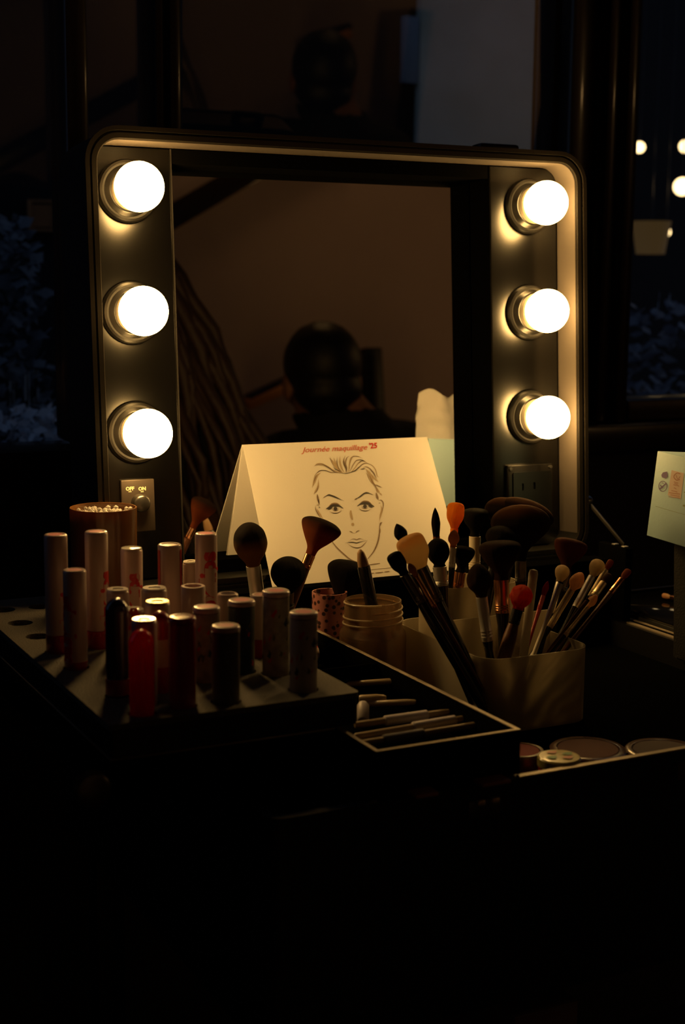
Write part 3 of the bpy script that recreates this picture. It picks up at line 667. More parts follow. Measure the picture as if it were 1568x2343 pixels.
# stand under the box
bm = bmesh.new(); zt_ = min((MB @ V((a, b, 0))).z for a in (0, .115) for b in (0, .085))
q = [MB @ V(p) for p in ((.012, .022, -.0006), (.110, .022, -.0006), (.110, .083, -.0006), (.012, .083, -.0006))]
lo = [V((p.x+.006, p.y, -.1378+.0038)) for p in q]
a = [bm.verts.new(p) for p in q]; b = [bm.verts.new(p) for p in lo]
bm.faces.new(a); bm.faces.new(b[::-1])
for k in range(4): bm.faces.new((a[k], b[k], b[(k+1) % 4], a[(k+1) % 4]))
bmesh.ops.bevel(bm, geom=bm.edges[:], offset=.003, segments=2, affect='EDGES')
obj('vanity_pouch', bm, mat('black_fabric', (.005, .0042, .004), .85, bump=.3, bscale=600), label='black fabric pouch standing under the mint box', cat='pouch')

# ================================================================== CONTAINERS
FL = -.1453
def cup(name, x, y, r0_, r1_, z0, z1, m, label, cat, th=.0012, rings=0, group=None):
    T = Matrix.Translation((x, y, 0)); prof = [(0, z0), (r0_*.97, z0), (r0_, z0+.001)]
    n = 24
    for k in range(1, n+1):
        t = k/n; rr = r0_+(r1_-r0_)*t
        prof.append((rr, z0+.001+(z1-z0-.001)*t))
    prof += [(r1_-th, z1), (r1_-th-.0002, z1-.002)]
    prof += [(r0_-th, z0+.0025), (0, z0+.0022)]
    return obj(name, lathe(bmesh.new(), prof, 44, T), m, label=label, cat=cat, group=group)
# spiral frosted jar
JX, JY, JR, jz0, jz1 = -.0515, -.1515, .0302, FL+.0004, -.0520
T = Matrix.Translation((JX, JY, 0))
FRJ = frosted('frosted_jar', (.50, .38, .26), .5, .68, .12)
THR = frosted('jar_thread', (.85, .74, .55), .4, .25, .25)
jar = thing('frosted_jar', V((JX, JY, jz0)), 'round frosted jar with spiral thread neck, right of the pencil tray', 'jar')
prof = [(0, jz0), (.027, jz0), (JR, jz0+.004), (JR, -.084), (.0296, -.081), (.0272, -.0775)]
prof += [(.0268-.0014*k/8, -.0775+(jz1+.0775)*k/8) for k in range(1, 9)] + [(.0242, jz1), (.0252, -.0775), (.0275, -.082), (.0283, -.086), (.0283, jz0+.006), (0, jz0+.003)]
obj('jar_body', lathe(bmesh.new(), prof, 48, T), FRJ, jar)
bm = bmesh.new()
for s in range(3):
    pts = []
    for k in range(70):
        t = k/69; a = 2*PI*(t*1.05) + s*2.1; z = -.0765 + (jz1+.0765)*(s/3+t*.33); rr = .0268-.0014*((z+.0775)/(jz1+.0775))+.0004
        pts.append((JX+rr*math.cos(a), JY+rr*math.sin(a), z))
    tube(bm, pts, .0008, 8)
obj('thread', bm, THR, jar)
t_ = thing('copper_lipstick', V((-.052, -.148, jz0+.0035)), 'copper capped lipstick showing through the wall of the frosted jar', 'lipstick')
T2 = Matrix.Translation((-.052, -.148, 0)); obj('case', lathe(bmesh.new(), [(.0085, jz0+.0034), (.0088, jz0+.006), (.0088, jz0+.040), (.008, jz0+.0405)], 24, T2), HBLACK, t_)
obj('cap', lathe(bmesh.new(), [(.008, jz0+.0406), (.0094, jz0+.041), (.0094, jz0+.060), (.0088, jz0+.0615), (0, jz0+.0618)], 24, T2), COPPER, t_)

# tiered frosted brush organiser
OX0, OX1, OYF, OYB = -.0175, .094, -.288, -.125
FRO = frosted('frosted_organiser', (.62, .56, .44), .52, .30, .08)
org = thing('brush_organiser', V((.04, -.2, FL)), 'tiered frosted plastic organiser full of make-up brushes', 'brush organiser')
def uring(x0, x1, yf, yb, r, th):
    o = rrect(x0, x1, yf, yb, r, 8); i = rrect(x0+th, x1-th, yf+th, yb-th, max(r-th, .001), 8); return [o, i]
bm = bmesh.new(); plate(bm, uring(OX0, OX1, OYF, OYB, .022, .0016), FL+.0004, -.080); plate(bm, [rrect(OX0+.0017, OX1-.0017, OYF+.0017, OYB-.0017, .02, 8)], FL+.0004, FL+.0030)
obj('front_tier', bm, FRO, org)
bm = bmesh.new(); box(bm, OX0+.0018, OX1-.0018, -.222, -.2204, FL+.0032, -.060); obj('divider', bm, FRO, org, smooth=False)
bm = bmesh.new(); plate(bm, uring(.002, .089, -.184, OYB-.003, .018, .0014), FL+.0032, -.0415); obj('back_cup', bm, FRO, org)
bm = bmesh.new(); box(bm, .040, .0414, -.2200, -.1850, FL+.0032, -.066); obj('divider', bm, FRO, org, smooth=False)
# cups standing in the pencil tray
TZ = -.1141
LEO = mat('pink_spotted', (.60, .26, .24), .5)
nt = LEO.node_tree; vo = nt.nodes.new('ShaderNodeTexVoronoi'); vo.inputs['Scale'].default_value = 190; tc = nt.nodes.new('ShaderNodeTexCoord'); rp = nt.nodes.new('ShaderNodeValToRGB')
rp.color_ramp.elements[0].position = .30; rp.color_ramp.elements[0].color = (.03, .012, .010, 1); rp.color_ramp.elements[1].position = .42; rp.color_ramp.elements[1].color = (.42, .165, .15, 1)
nt.links.new(tc.outputs['Object'], vo.inputs['Vector']); nt.links.new(vo.outputs['Distance'], rp.inputs['Fac']); nt.links.new(rp.outputs['Color'], nt.nodes['Principled BSDF'].inputs['Base Color'])
cup('brush_cup', -.0690, -.0985, .0150, .0163, FL+.0003, -.0535, LEO, 'pink brush cup with dark leopard spots left of the frosted jar', 'brush cup')
cup('brush_cup', -.139, -.118, .0200, .0230, TZ, -.055, BLACK, 'plain black brush cup behind the lip balm rack', 'brush cup')

# ================================================================== BRUSHES
GL = 'make-up brushes in the cups before the card'
HEADS = {
 'round': [(0, .0), (.12, .45), (.3, .75), (.5, .95), (.65, 1), (.8, .9), (.9, .7), (.97, .38), (1, 0)],
 'ball': [(0, .0), (.10, .50), (.25, .80), (.45, 1), (.62, 1), (.78, .88), (.9, .62), (.97, .34), (1, 0)],
 'fan': [(0, .0), (.2, .30), (.42, .60), (.62, .86), (.76, .99), (.85, .98), (.93, .80), (.98, .50), (1.0, 0)],
 'dome': [(0, .0), (.18, .26), (.34, .55), (.48, .84), (.60, .98), (.70, 1), (.82, .90), (.92, .66), (.98, .34), (1.0, 0)],
 'kabuki': [(0, .0), (.2, .35), (.45, .72), (.65, .93), (.78, 1), (.88, .96), (.95, .78), (.99, .45), (1, 0)],
 'taper': [(0, .0), (.15, .55), (.35, .95), (.55, 1), (.75, .8), (.9, .5), (.97, .25), (1, 0)],
 'flat': [(0, .0), (.15, .6), (.4, .95), (.7, 1), (.88, .92), (.97, .6), (1, 0)],
 'point': [(0, .5), (.3, .95), (.5, 1), (.75, .7), (.92, .3), (1, 0)],
}
def brush(tip, yt, low, yl, kind, hl, hw, fl, fwid, bm_, fm, hm, label, floor=FL+.0032, flat=1., gold=None, hwid=None, fluff=0., group='make-up brushes standing in the organiser', L=None):
    A = atY(*tip, yt); Bp = atY(*low, yl); d = (A-Bp).normalized(); k = depth(A)/FPX
    hl, hw, fl, fwid = hl*k, hw*k/2, fl*k, fwid*k/2
    L = L or (A.z-floor)/d.z
    base = A - d*L
    if group == GL:
        cx, cy, cr = (-.0690, -.0985, .0095) if floor < -.13 else (-.139, -.118, .0135)
        o = V((base.x-cx, base.y-cy, 0)); base = V((cx, cy, base.z)) + (o if o.length < cr else o.normalized()*cr)
    else:
        bx0, bx1, by0, by1 = (OX0+.008, OX1-.008, OYF+.008, -.229) if yt <= -.224 else (OX0+.008, OX1-.010, -.214, -.190) if yt < -.185 else (.009, .082, -.176, -.136)
        base = V((min(max(base.x, bx0), bx1), min(max(base.y, by0), by1), base.z))
    d = (A-base).normalized(); L = (A-base).length
    # keep the lowest rim just clear of the floor
    hb = (hwid*k/2 if hwid else fwid*.8)
    base = base + d*(hb*.6*math.sqrt(max(0, 1-d.z*d.z))/max(d.z, .3) + .0004); L = (A-base).length
    M = frame(base, d); t = thing('makeup_brush', base, label, 'makeup brush', group)
    z1 = L-hl; z0 = z1-fl
    # handle
    prof = [(0, 0), (hb*.35, 0), (hb*.55, .002)] + [(hb*(.6+.4*math.sin(PI*min(1, .15+q*.6))) , .002+(z0-.002)*q) for q in [i/8 for i in range(1, 8)]] + [(fwid*.95, z0-.0008), (fwid*.95, z0-.0001)]
    obj('handle', lathe(bmesh.new(), prof, 18, M, 1, 1), hm, t)
    # ferrule with crimp rings
    prof = [(fwid*.95, z0), (fwid, z0+.0004)]
    for c in (.10, .17, .24):
        zz = z0+fl*c; prof += [(fwid, zz-fl*.02), (fwid*1.06, zz), (fwid, zz+fl*.02)]
    sy = 1 - (1-flat)*.6
    prof += [(fwid*1.0, z0+fl*.6), (fwid*1.02, z1), (fwid*.92, z1+.0002)]
    obj('ferrule', lathe(bmesh.new(), prof, 22, M, 1, sy), fm, t)
    # bristles, with per-vertex length and angle attributes
    bm = bmesh.new(); pr = HEADS[kind]
    cp = [V((0, fwid*.93, 0))] + [V((t_, max(hw*r_, fwid*.93*(1-t_*1.2)) if t_ < .5 else hw*r_, 0)) for t_, r_ in pr[1:-1]] + [V((1, hw*.03, 0))]
    P = [(max(c.y, .0001), z1+.0003+hl*min(1, max(0, c.x))) for c in catmull(cp, 4)]
    P = [p for i, p in enumerate(P) if i == 0 or p[1] > P[i-1][1]+1e-6] + [(0, z1+.0003+hl)]
    P[-1] = (0, P[-1][1]); sd = rnd.random()*50; seg = 64
    def fn(a, t__): return 1 + (.035+fluff)*noise.noise(V((math.cos(a)*9+sd, math.sin(a)*9, t__*(1.5+fluff*60)))) + (.02+fluff)*t__*noise.noise(V((math.cos(a)*30+sd, math.sin(a)*30, t__*(3+fluff*80))))
    lathe(bm, P, seg, M, 1, flat, fn)
    lt = bm.verts.layers.float.new('t'); la = bm.verts.layers.float.new('a'); Mi = M.inverted()
    for v in bm.verts:
        c = Mi @ v.co; v[lt] = (c.z-z1)/hl; v[la] = math.atan2(c.y, c.x)*3
    obj('bristles', bm, bm_, t, ang=70)
    return t
DK = bristle((.020, .010, .008), (.012, .008, .007)); DKB = bristle((.075, .028, .012), (.035, .014, .009)); BRN_BACKLIT = bristle((.022, .010, .006), (.20, .075, .025), .9)  # brown fan heads: light from behind is painted in as paler tips
GREYD = bristle((.02, .018, .016), (.026, .022, .020)); CRM = bristle((.50, .38, .22), (.80, .64, .42)); TAN = bristle((.85, .58, .34), (.85, .50, .28)); PEACH = bristle((.88, .70, .42), (.92, .56, .24), .75)
ORG = bristle((.95, .36, .03), (.95, .40, .04)); RUST = bristle((.35, .09, .03), (.32, .08, .03)); DUO = bristle((.33, .17, .05), (.020, .012, .010), .52); AUB = bristle((.32, .075, .022), (.03, .013, .009), .72)
REDF = bristle((.45, .02, .015), (.80, .12, .07), .35); MAR = bristle((.10, .028, .012), (.13, .035, .015)); PINKB = bristle((.55, .30, .14), (.42, .22, .15))
# left group, in front of the card
brush((567, 1196), -.118, (594, 1400), -.120, 'ball', 102, 76, 90, 34, DUO, CHROME, HBLACK, 'round powder brush with dark tip and tan base left of the card face', TZ+.0032, group=GL)
brush((742, 1190), -.106, (662, 1390), -.118, 'fan', 88, 94, 32, 24, AUB, ROSE, HBROWN, 'auburn flared powder brush with rose gold ferrule, over the drawn face', TZ+.0032, flat=.6, group=GL, hwid=26)
brush((662, 1274), -.126, (660, 1400), -.124, 'ball', 84, 80, 60, 30, DK, DKMET, HBLACK, 'round black powder brush low before the card', TZ+.0032, group=GL)
brush((800, 1282), -.094, (744, 1560), -.0985, 'fan', 118, 92, 30, 26, DK, ROSE, HBROWN, 'wide black slanting brush rising from the spotted cup', FL+.0032, flat=.6, group=GL)
# pencil in the frosted jar
A = atY(824, 1257, -.150); Bp = atY(852, 1390, -.150); d = (A-Bp).normalized(); Lp = (A.z-(jz0+.0045))/d.z; base = A-d*Lp; M = frame(base, d)
t = thing('makeup_pencil', base, 'thick black make-up pencil with brown tip standing in the frosted jar', 'pencil')
obj('barrel', lathe(bmesh.new(), [(.004, 0), (.0058, .001), (.0058, Lp-.017), (.0052, Lp-.0155)], 20, M), HBLACK, t)
obj('pencil_tip', lathe(bmesh.new(), [(.0050, Lp-.0154), (.0046, Lp-.010), (.0032, Lp-.003), (.0012, Lp-.0003), (0, Lp)], 20, M), mat('brown_crayon', (.30, .17, .08), .6), t)
# middle group
brush((908, 1199), -.232, (1000, 1420), -.250, 'point', 44, 30, 40, 18, DK, DKMET, HBLACK, 'small pointed black brush peeking above the cream one')
brush((932, 1226), -.245, (1046, 1470), -.262, 'flat', 82, 68, 90, 28, PEACH, DKMET, HBLACK, 'big cream peach foundation brush leaning left over the card', flat=.6, hwid=30)
brush((898, 1266), -.258, (1022, 1470), -.272, 'flat', 58, 38, 80, 24, DK, DKMET, HBLACK, 'leftmost black flat brush leaning out of the organiser', flat=.6, hwid=28)
brush((936, 1290), -.268, (1050, 1480), -.276, 'taper', 34, 18, 90, 14, PINKB, COPPER, HBROWN, 'tiny beige brush with copper ferrule under the cream brush')
brush((1000, 1232), -.200, (1012, 1340), -.205, 'ball', 66, 52, 44, 32, DK, CHROME, HBLACK, 'black oval brush with silver ferrule in front of the orange sponge brush', flat=.7)
brush((996, 1162), -.170, (988, 1290), -.172, 'point', 66, 20, 40, 16, DK, COPPER, HBLACK, 'thin black pointed brush against the right edge of the card')
brush((1044, 1150), -.160, (1012, 1290), -.165, 'flat', 60, 40, 20, 18, ORG, ORG, mat('orange_handle', (.90, .28, .02), .35, coat=.3), 'bright orange rounded brush with orange handle', flat=.6)
brush((1040, 1213), -.176, (1034, 1330), -.178, 'taper', 40, 26, 46, 16, PINKB, CHROME, HBLACK, 'small pinkish brown brush below the orange one', flat=.7)
brush((1062, 1250), -.172, (1048, 1330), -.176, 'kabuki', 60, 54, 34, 26, DK, COPPER, HBROWN, 'stubby black brush with copper ferrule at the back cup')
brush((1088, 1164), -.148, (1086, 1300), -.150, 'kabuki', 64, 62, 76, 26, GREYD, CREAM, HBLACK, 'dark grey kabuki brush with long cream ferrule')
# right group: big soft heads
brush((1160, 1139), -.150, (1150, 1300), -.168, 'dome', 92, 92, 40, 30, BRN_BACKLIT, DKMET, HBLACK, 'brown fan brush, leftmost of the three behind each other', flat=.5)
brush((1212, 1144), -.160, (1180, 1300), -.176, 'dome', 96, 132, 40, 30, BRN_BACKLIT, DKMET, HBLACK, 'widest brown fan brush reaching farthest right of the three', flat=.5)
brush((1192, 1155), -.196, (1192, 1330), -.200, 'dome', 130, 136, 50, 26, BRN_BACKLIT, DKMET, HBLACK, 'broad brown fan brush in front of the other two', flat=.45)
brush((1152, 1204), -.205, (1140, 1300), -.212, 'ball', 60, 70, 40, 28, DK, DKMET, HBLACK, 'round black brush just below the broad fan brush')
brush((1144, 1237), -.236, (1152, 1440), -.246, 'kabuki', 90, 96, 76, 34, DKB, COPPER, HBLACK, 'big dark brown powder brush with copper ferrule')
brush((1092, 1290), -.262, (1118, 1480), -.268, 'taper', 78, 58, 104, 26, DKB, CHROME, HBLACK, 'brown tapered brush with long silver ferrule in front')
brush((1200, 1339), -.272, (1152, 1500), -.274, 'ball', 58, 50, 34, 26, REDF, HBLACK, mat('thick_brown_handle', (.13, .05, .025), .4), 'fluffy coral red brush', fluff=.09, hwid=34)
brush((1310, 1234), -.200, (1290, 1400), -.212, 'kabuki', 74, 76, 50, 30, MAR, DKMET, HBLACK, 'round maroon powder brush right of the fan brushes')
A = atY(1222, 1302, -.245); Bp = atY(1208, 1420, -.249); d = (A-Bp).normalized(); Lp = (A.z-FL-.0036)/d.z; M = frame(A-d*Lp, d)
t = thing('cream_stick', A-d*Lp, 'plain cream stick standing among the brushes left of the silver ferrules', 'stick')
obj('shaft', lathe(bmesh.new(), [(.003, .0004), (.0038, .002), (.0040, Lp-.014), (.0040, Lp-.0125)], 18, M), CREAM, t)
obj('rounded_tip', lathe(bmesh.new(), [(.0039, Lp-.0124), (.0042, Lp-.004), (.0034, Lp-.001), (0, Lp)], 18, M), CREAM, t)
brush((1284, 1332), -.268, (1232, 1470), -.272, 'flat', 4, 12, 66, 13, GREYD, CHROME, CREAM, 'slim brush with cream handle, bare silver ferrule on top')
brush((1291, 1294), -.250, (1250, 1440), -.262, 'round', 42, 33, 74, 15, CRM, CHROME, HBLACK, 'cream round eye brush with bright silver ferrule')
brush((1332, 1311), -.256, (1218, 1490), -.268, 'taper', 50, 32, 104, 16, TAN, GOLD, HBLACK, 'tan pointed eye brush leaning right, golden ferrule')
brush((1374, 1283), -.240, (1290, 1440), -.256, 'round', 46, 35, 86, 16, CRM, CHROME, HBLACK, 'cream oval eye brush leaning right, highest of the cream ones')
brush((1400, 1282), -.225, (1330, 1400), -.240, 'flat', 30, 15, 80, 13, RUST, GOLD, HBLACK, 'thin rust flat brush behind the cream oval one', flat=.6)
brush((1396, 1314), -.236, (1310, 1430), -.250, 'flat', 28, 20, 46, 17, bristle((.14, .07, .04), (.16, .09, .06)), GOLD, HBROWN, 'short grey brown brush with very shiny ferrule', flat=.6)
brush((1366, 1362), -.262, (1258, 1480), -.272, 'taper', 40, 20, 88, 14, TAN, GOLD, HBLACK, 'narrow tan brush lowest on the right')
brush((1440, 1304), -.225, (1352, 1420), -.246, 'flat', 34, 17, 50, 14, RUST, COPPER, HBROWN, 'rust tipped flat brush leaning farthest right', flat=.6)
brush((1254, 1330), -.232, (1226, 1420), -.240, 'point', 36, 14, 34, 11, bristle((.30, .015, .012), (.34, .015, .012)), REDP, REDP, 'thin red brush behind the silver ferrules', flat=.7)
brush((1346, 1372), -.270, (1240, 1500), -.276, 'flat', 5, 10, 60, 10, GREYD, HBROWN, HBROWN, 'bare brown brush handle beside the narrow tan brush')

# ================================================================== PENCILS and tubes in the tray
def pencil(a, b, za, zb, r, m, label, wrap=None, m2=None, name='makeup_pencil', cat='pencil', group='pencils in the tray'):
    A = atZ(*a, za); Bp = atZ(*b, zb); d = (Bp-A); Lp = d.length; M = frame(A, d, V((0, 0, 1)))
    t = thing(name, A, label, cat, group)
    obj('barrel', lathe(bmesh.new(), [(0, 0), (r*.8, 0), (r, .001), (r, Lp-.008), (r*.8, Lp-.002), (r*.5, Lp), (0, Lp)], 16, M), m, t)
    if wrap:
        u, v_ = wrap; obj('cap', lathe(bmesh.new(), [(r*1.05, Lp*u), (r*1.5, Lp*u+.001), (r*1.5, Lp*v_-.001), (r*1.05, Lp*v_)], 18, M), m2, t)
    return t
BEI = mat('beige_lacquer', (.40, .30, .17), .35, coat=.3); LIL = mat('lilac_white_cap', (.55, .50, .52), .4); SMK = mat('smoky_cap', (.14, .13, .14), .25)
pz = -.1095
pencil((786, 1566), (938, 1556), -.102, -.0955, .0026, BEI, 'beige pencil nearest the tray divider')
pencil((822, 1600), (884, 1597), -.100, -.099, .0035, BEI, 'short thick beige pencil stub beside the rack corner')
pencil((836, 1611), (953, 1606), -.104, -.0980, .0026, BEI, 'thin beige pencil in front of the short stub')
pencil((812, 1659), (1031, 1628), -.100, -.0975, .0026, BEI, 'beige pencil with lilac white cap, farthest of three capped ones', (.30, .76), LIL)
pencil((812, 1686), (1092, 1639), -.100, -.0975, .0026, BEI, 'beige pencil with lilac white cap, middle of three capped ones', (.46, .82), LIL)
pencil((812, 1704), (1136, 1651), -.101, -.0975, .0026, BEI, 'beige pencil with smoky cap along the tray front', (.19, .48), SMK)
A = atZ(831, 1608, -.0975); Bp = atZ(831, 1650, -.108); d = A-Bp; M = frame(Bp, d); Lp = d.length
obj('white_tube', lathe(bmesh.new(), [(.0042, 0), (.0048, .001), (.0048, Lp-.003), (.0036, Lp-.0006), (0, Lp)], 20, M), LIL, label='small rounded white tube leaning in the tray beside the rack', cat='tube')
# lip balm lying in the tray
A = atZ(704, 1494, -.106); Bp = atZ(755, 1493, -.106); d = (Bp-A); M = frame(A, V((d.x, d.y, 0)), V((0, 0, 1))); Lp = d.length
t = thing('lip_balm', A, 'white lip balm with red and green top lying in the pencil tray', 'lip balm')
A_ = lathe(bmesh.new(), [(.006, 0), (.0072, .001), (.0072, Lp-.004), (.0064, Lp-.0012), (.004, Lp), (0, Lp)], 24, M); obj('tube', A_, WHITE, t)
bm = bmesh.new()
for a0, mi in ((-.5, 0), (-.1, 1), (.25, 0)):
    vs = [bm.verts.new(M @ V((.0075*math.cos(a0+q), .0075*math.sin(a0+q), z))) for q, z in ((0, .004), (.3, .004), (.3, Lp-.005), (0, Lp-.005))]; f = bm.faces.new(vs); f.material_index = mi
obj('printed_pattern', bm, [RED, mat('green_print', (.05, .2, .03), .4)], t)

# ================================================================== COMPACTS in the case body
def compact(p, z, rpx, col, label, h=.012, clear=True, pat=None):
    c = atZ(*p, z); r = rpx*depth(c)/FPX; z0 = FL+.0004; T = Matrix.Translation((c.x, c.y, 0))
    t = thing('compact', V((c.x, c.y, z0)), label, 'compact', 'round compacts in the case')
    obj('pan', lathe(bmesh.new(), [(r*.9, z0), (r*.97, z0+.002), (r*.97, z-.002), (r*.93, z-.001), (r*.80, z-.001), (r*.78, z-.0025), (0, z-.0025)], 40, T), bpy.data.materials['clear_rim'] if clear else col, t)
    obj('pressed_powder', lathe(bmesh.new(), [(r*.77, z-.0024), (r*.76, z-.0012), (0, z-.0008)], 36, T), col, t)
    if pat:
        bm = bmesh.new()
        for k in range(5):
            a = k*1.3; bx, by = c.x+r*.4*math.cos(a), c.y+r*.4*math.sin(a)
            bm.faces.new([bm.verts.new((bx+r*.2*math.cos(q)*(1+.3*math.sin(3*q)), by+r*.2*math.sin(q), z-.0006)) for q in [2*PI*i/12 for i in range(12)]]).material_index = k % 2
        obj('printed_pattern', bm, pat, t)
    return t
mat('clear_rim', (.10, .05, .042), .25, coat=.6, spec=.8)
compact((1346, 1708), -.1275, 90, mat('brown_powder', (.09, .028, .02), .8), 'large round brown compact behind the front rim')
compact((1190, 1712), -.1275, 58, mat('berry_powder', (.20, .035, .035), .8), 'berry red compact beside the corner of the pencil tray')
compact((1520, 1712), -.1275, 92, mat('dark_powder', (.05, .03, .03), .8), 'dark round compact, rightmost in the case')
mat_y = mat('yellow_lid', (.42, .36, .10), .3, coat=.5)
cY = atZ(1280, 1722, -.122)
compact((1279, 1728), -.121, 47, mat_y, 'small yellow patterned pot at the front rim', clear=False, pat=[mat('leaf_green_print', (.06, .22, .04), .5), mat('coral_print', (.5, .16, .08), .5)]) if False else None
c = V((-.0415, -.4275, 0)); r = .0155; z0 = FL+.0004; T = Matrix.Translation(c)
t = thing('pot', V((c.x, c.y, z0)), 'small yellow lidded pot with green print against the front rim', 'pot')
obj('pot_base', lathe(bmesh.new(), [(r*.9, z0), (r, z0+.001), (r, -.1235), (r*.95, -.1232)], 32, T), mat('red_pot', (.35, .05, .04), .25, coat=.6), t)
obj('pot_lid', lathe(bmesh.new(), [(r*.97, -.1231), (r*1.04, -.1228), (r*1.04, -.1170), (r*.97, -.1158), (0, -.1154)], 32, T), mat_y, t)
bm = bmesh.new()
for k in range(4):
    a = k*1.7; bx, by = c.x+r*.5*math.cos(a), c.y+r*.5*math.sin(a)
    bm.faces.new([bm.verts.new((bx+r*.26*math.cos(q)*(1+.3*math.sin(3*q)), by+r*.2*math.sin(q), -.1149)) for q in [2*PI*i/12 for i in range(12)]]).material_index = k % 2
obj('printed_pattern', bm, [mat('leaf_green_print', (.06, .22, .04), .5), mat('coral_print', (.5, .16, .08), .5)], t)
# flat pink palettes poking out under the pencil tray
for pa_, pb_, lab in (((1103, 1762), (1168, 1750), 'small flat pink palette under the right corner of the pencil tray'), ((950, 1794), (1002, 1785), 'narrow flat pink palette under the middle of the pencil tray')):
    x0_, x1_ = atY(*pa_, -.455).x, atY(*pb_, -.455).x
    bm = bmesh.new(); box(bm, x0_, x1_, -.457, -.4435, -.1178, -.1150, bev=.0006)
    obj('palette', bm, bpy.data.materials.get('pink_palette') or mat('pink_palette', (.34, .13, .09), .5), label=lab, cat='palette')

# ================================================================== RIGHT TRAY contents
t = thing('palette', V((.35, -.1, -.1345)), 'large black glossy palette in the right tray', 'palette')
bm = bmesh.new(); box(bm, .2945, .405, -.165, -.012, -.1347, -.1130, bev=.0015); obj('palette_base', bm, BLACK, t)
bm = bmesh.new(); box(bm, .2955, .404, -.164, -.013, -.1128, -.1095, bev=.001); obj('glossy_lid', bm, mat('gloss_black', (.006, .006, .007), .06, spec=.9), t)
t = thing('palette', V((.34, -.25, -.1345)), 'flat black palette with bright edge in front of the glossy one', 'palette')
bm = bmesh.new(); box(bm, .294, .40, -.340, -.255, -.1347, -.1190, bev=.001); obj('palette_base', bm, BLACK, t)
bm = bmesh.new(); box(bm, .2935, .4005, -.3405, -.2545, -.1189, -.1170, bev=.0006); obj('palette_lid', bm, DKMET, t)
GR = 'brushes lying on the glossy palette'
A = atZ(1519, 1362, -.1045); Bp = atZ(1640, 1400, -.1045); d = Bp-A
def lying(a, b, z, kind, hl, hw, fl, fwid, bmat, fm, hm, label, rr):
    A = atZ(*a, z); Bp = atZ(*b, z); d = (A-Bp).normalized(); M = frame(Bp, d, V((0, 0, 1))); L = (A-Bp).length; k = depth(A)/FPX
    t = thing('makeup_brush', Bp, label, 'makeup brush', GR); z1 = L-hl*k; z0 = z1-fl*k; f = fwid*k/2
    obj('handle', lathe(bmesh.new(), [(0, 0), (f*.5, .001), (f*1.0, z0*.6), (f*.95, z0-.0002)], 16, M), hm, t)
    obj('ferrule', lathe(bmesh.new(), [(f*.95, z0), (f, z0+.0005), (f, z1), (f*.9, z1+.0002)], 18, M), fm, t)
    bm = bmesh.new(); lathe(bm, [(max(hw*k/2*b_, f*.8*(1-a_)), z1+.0003+hl*k*a_) for a_, b_ in HEADS[kind][:-1]] + [(0, L)], 30, M)
    lt = bm.verts.layers.float.new('t'); Mi = M.inverted()
    for v in bm.verts: v[lt] = ((Mi @ v.co).z-z1)/(hl*k)
    obj('bristles', bm, bmat, t, ang=70)
lying((1517, 1362), (1700, 1402), -.1045, 'flat', 24, 12, 60, 11, TAN, COPPER, HWOOD, 'thin brush with orange handle lying on the glossy palette', .004)
lying((1551, 1348), (1740, 1372), -.0985, 'ball', 46, 32, 60, 18, CRM, GOLD, HWOOD, 'thick cream headed brush lying behind the thin orange one', .008)

# ================================================================== STOOLS and PEOPLE, seen in the mirror
SKIN = mat('skin', (.42, .20, .12), .5, bump=.05, bscale=150); CLOTHB = mat('black_cotton', (.010, .009, .010), .9, bump=.2, bscale=500); CLOTHD = mat('dark_denim', (.02, .022, .03), .9, bump=.2, bscale=400)
HAIRB = mat('black_hair', (.008, .006, .005), .5, bump=.5, bscale=160); HAIRR = mat('brown_hair', (.032, .013, .007), .6, bump=.8, bscale=120, var=.4)
EYEW = mat('eye_white', (.8, .78, .75), .2); IRIS = mat('brown_iris', (.03, .015, .01), .15)
def stool(x, y, label):
    t = thing('stool', V((x, y, FLZ)), label, 'stool')
    obj('seat', lathe(bmesh.new(), [(.12, -.555), (.16, -.553), (.165, -.54), (.165, -.52), (.155, -.508), (0, -.505)], 32, Matrix.Translation((x, y, 0))), BLACK, t)
    for k in range(4):
        a = PI/4+k*PI/2; bm = tube(bmesh.new(), [(x+.10*math.cos(a), y+.10*math.sin(a), -.556), (x+.17*math.cos(a), y+.17*math.sin(a), FLZ+.001)], .011, 12, .013); obj('leg', bm, DKMET, t)
    bm = bmesh.new(); R_ = .135; tube(bm, [(x+R_*math.cos(2*PI*k/24), y+R_*math.sin(2*PI*k/24), -.72) for k in range(25)], .007, 8); obj('foot_ring', bm, DKMET, t)
def skinmesh(chains, lvl=2):
    """chains: list of lists of (point, radius); shared points are merged so that the limbs join into one surface"""
    me = bpy.data.meshes.new('s'); vs, rs, es, idx = [], [], [], {}
    def vid(p, r):
        k = tuple(round(c, 4) for c in p)
        if k not in idx: idx[k] = len(vs); vs.append(p); rs.append(r)
        return idx[k]
    for ch in chains:
        ids = [vid(p, r) for p, r in ch]; es += list(zip(ids, ids[1:]))
    me.from_pydata(vs, es, []); o = bpy.data.objects.new('s', me); COL.objects.link(o)
    sk = o.modifiers.new('k', 'SKIN'); sk.use_smooth_shade = True
    if not me.skin_vertices: return None
    for i, r in enumerate(rs):
        r = r if isinstance(r, tuple) else (r, r); me.skin_vertices[0].data[i].radius = r
    me.skin_vertices[0].data[0].use_root = True
    sb = o.modifiers.new('b', 'SUBSURF'); sb.levels = lvl; sb.render_levels = lvl
    dg = bpy.context.evaluated_depsgraph_get(); out = bpy.data.meshes.new_from_object(o.evaluated_get(dg))
    bpy.data.objects.remove(o); bpy.data.meshes.remove(me); return out
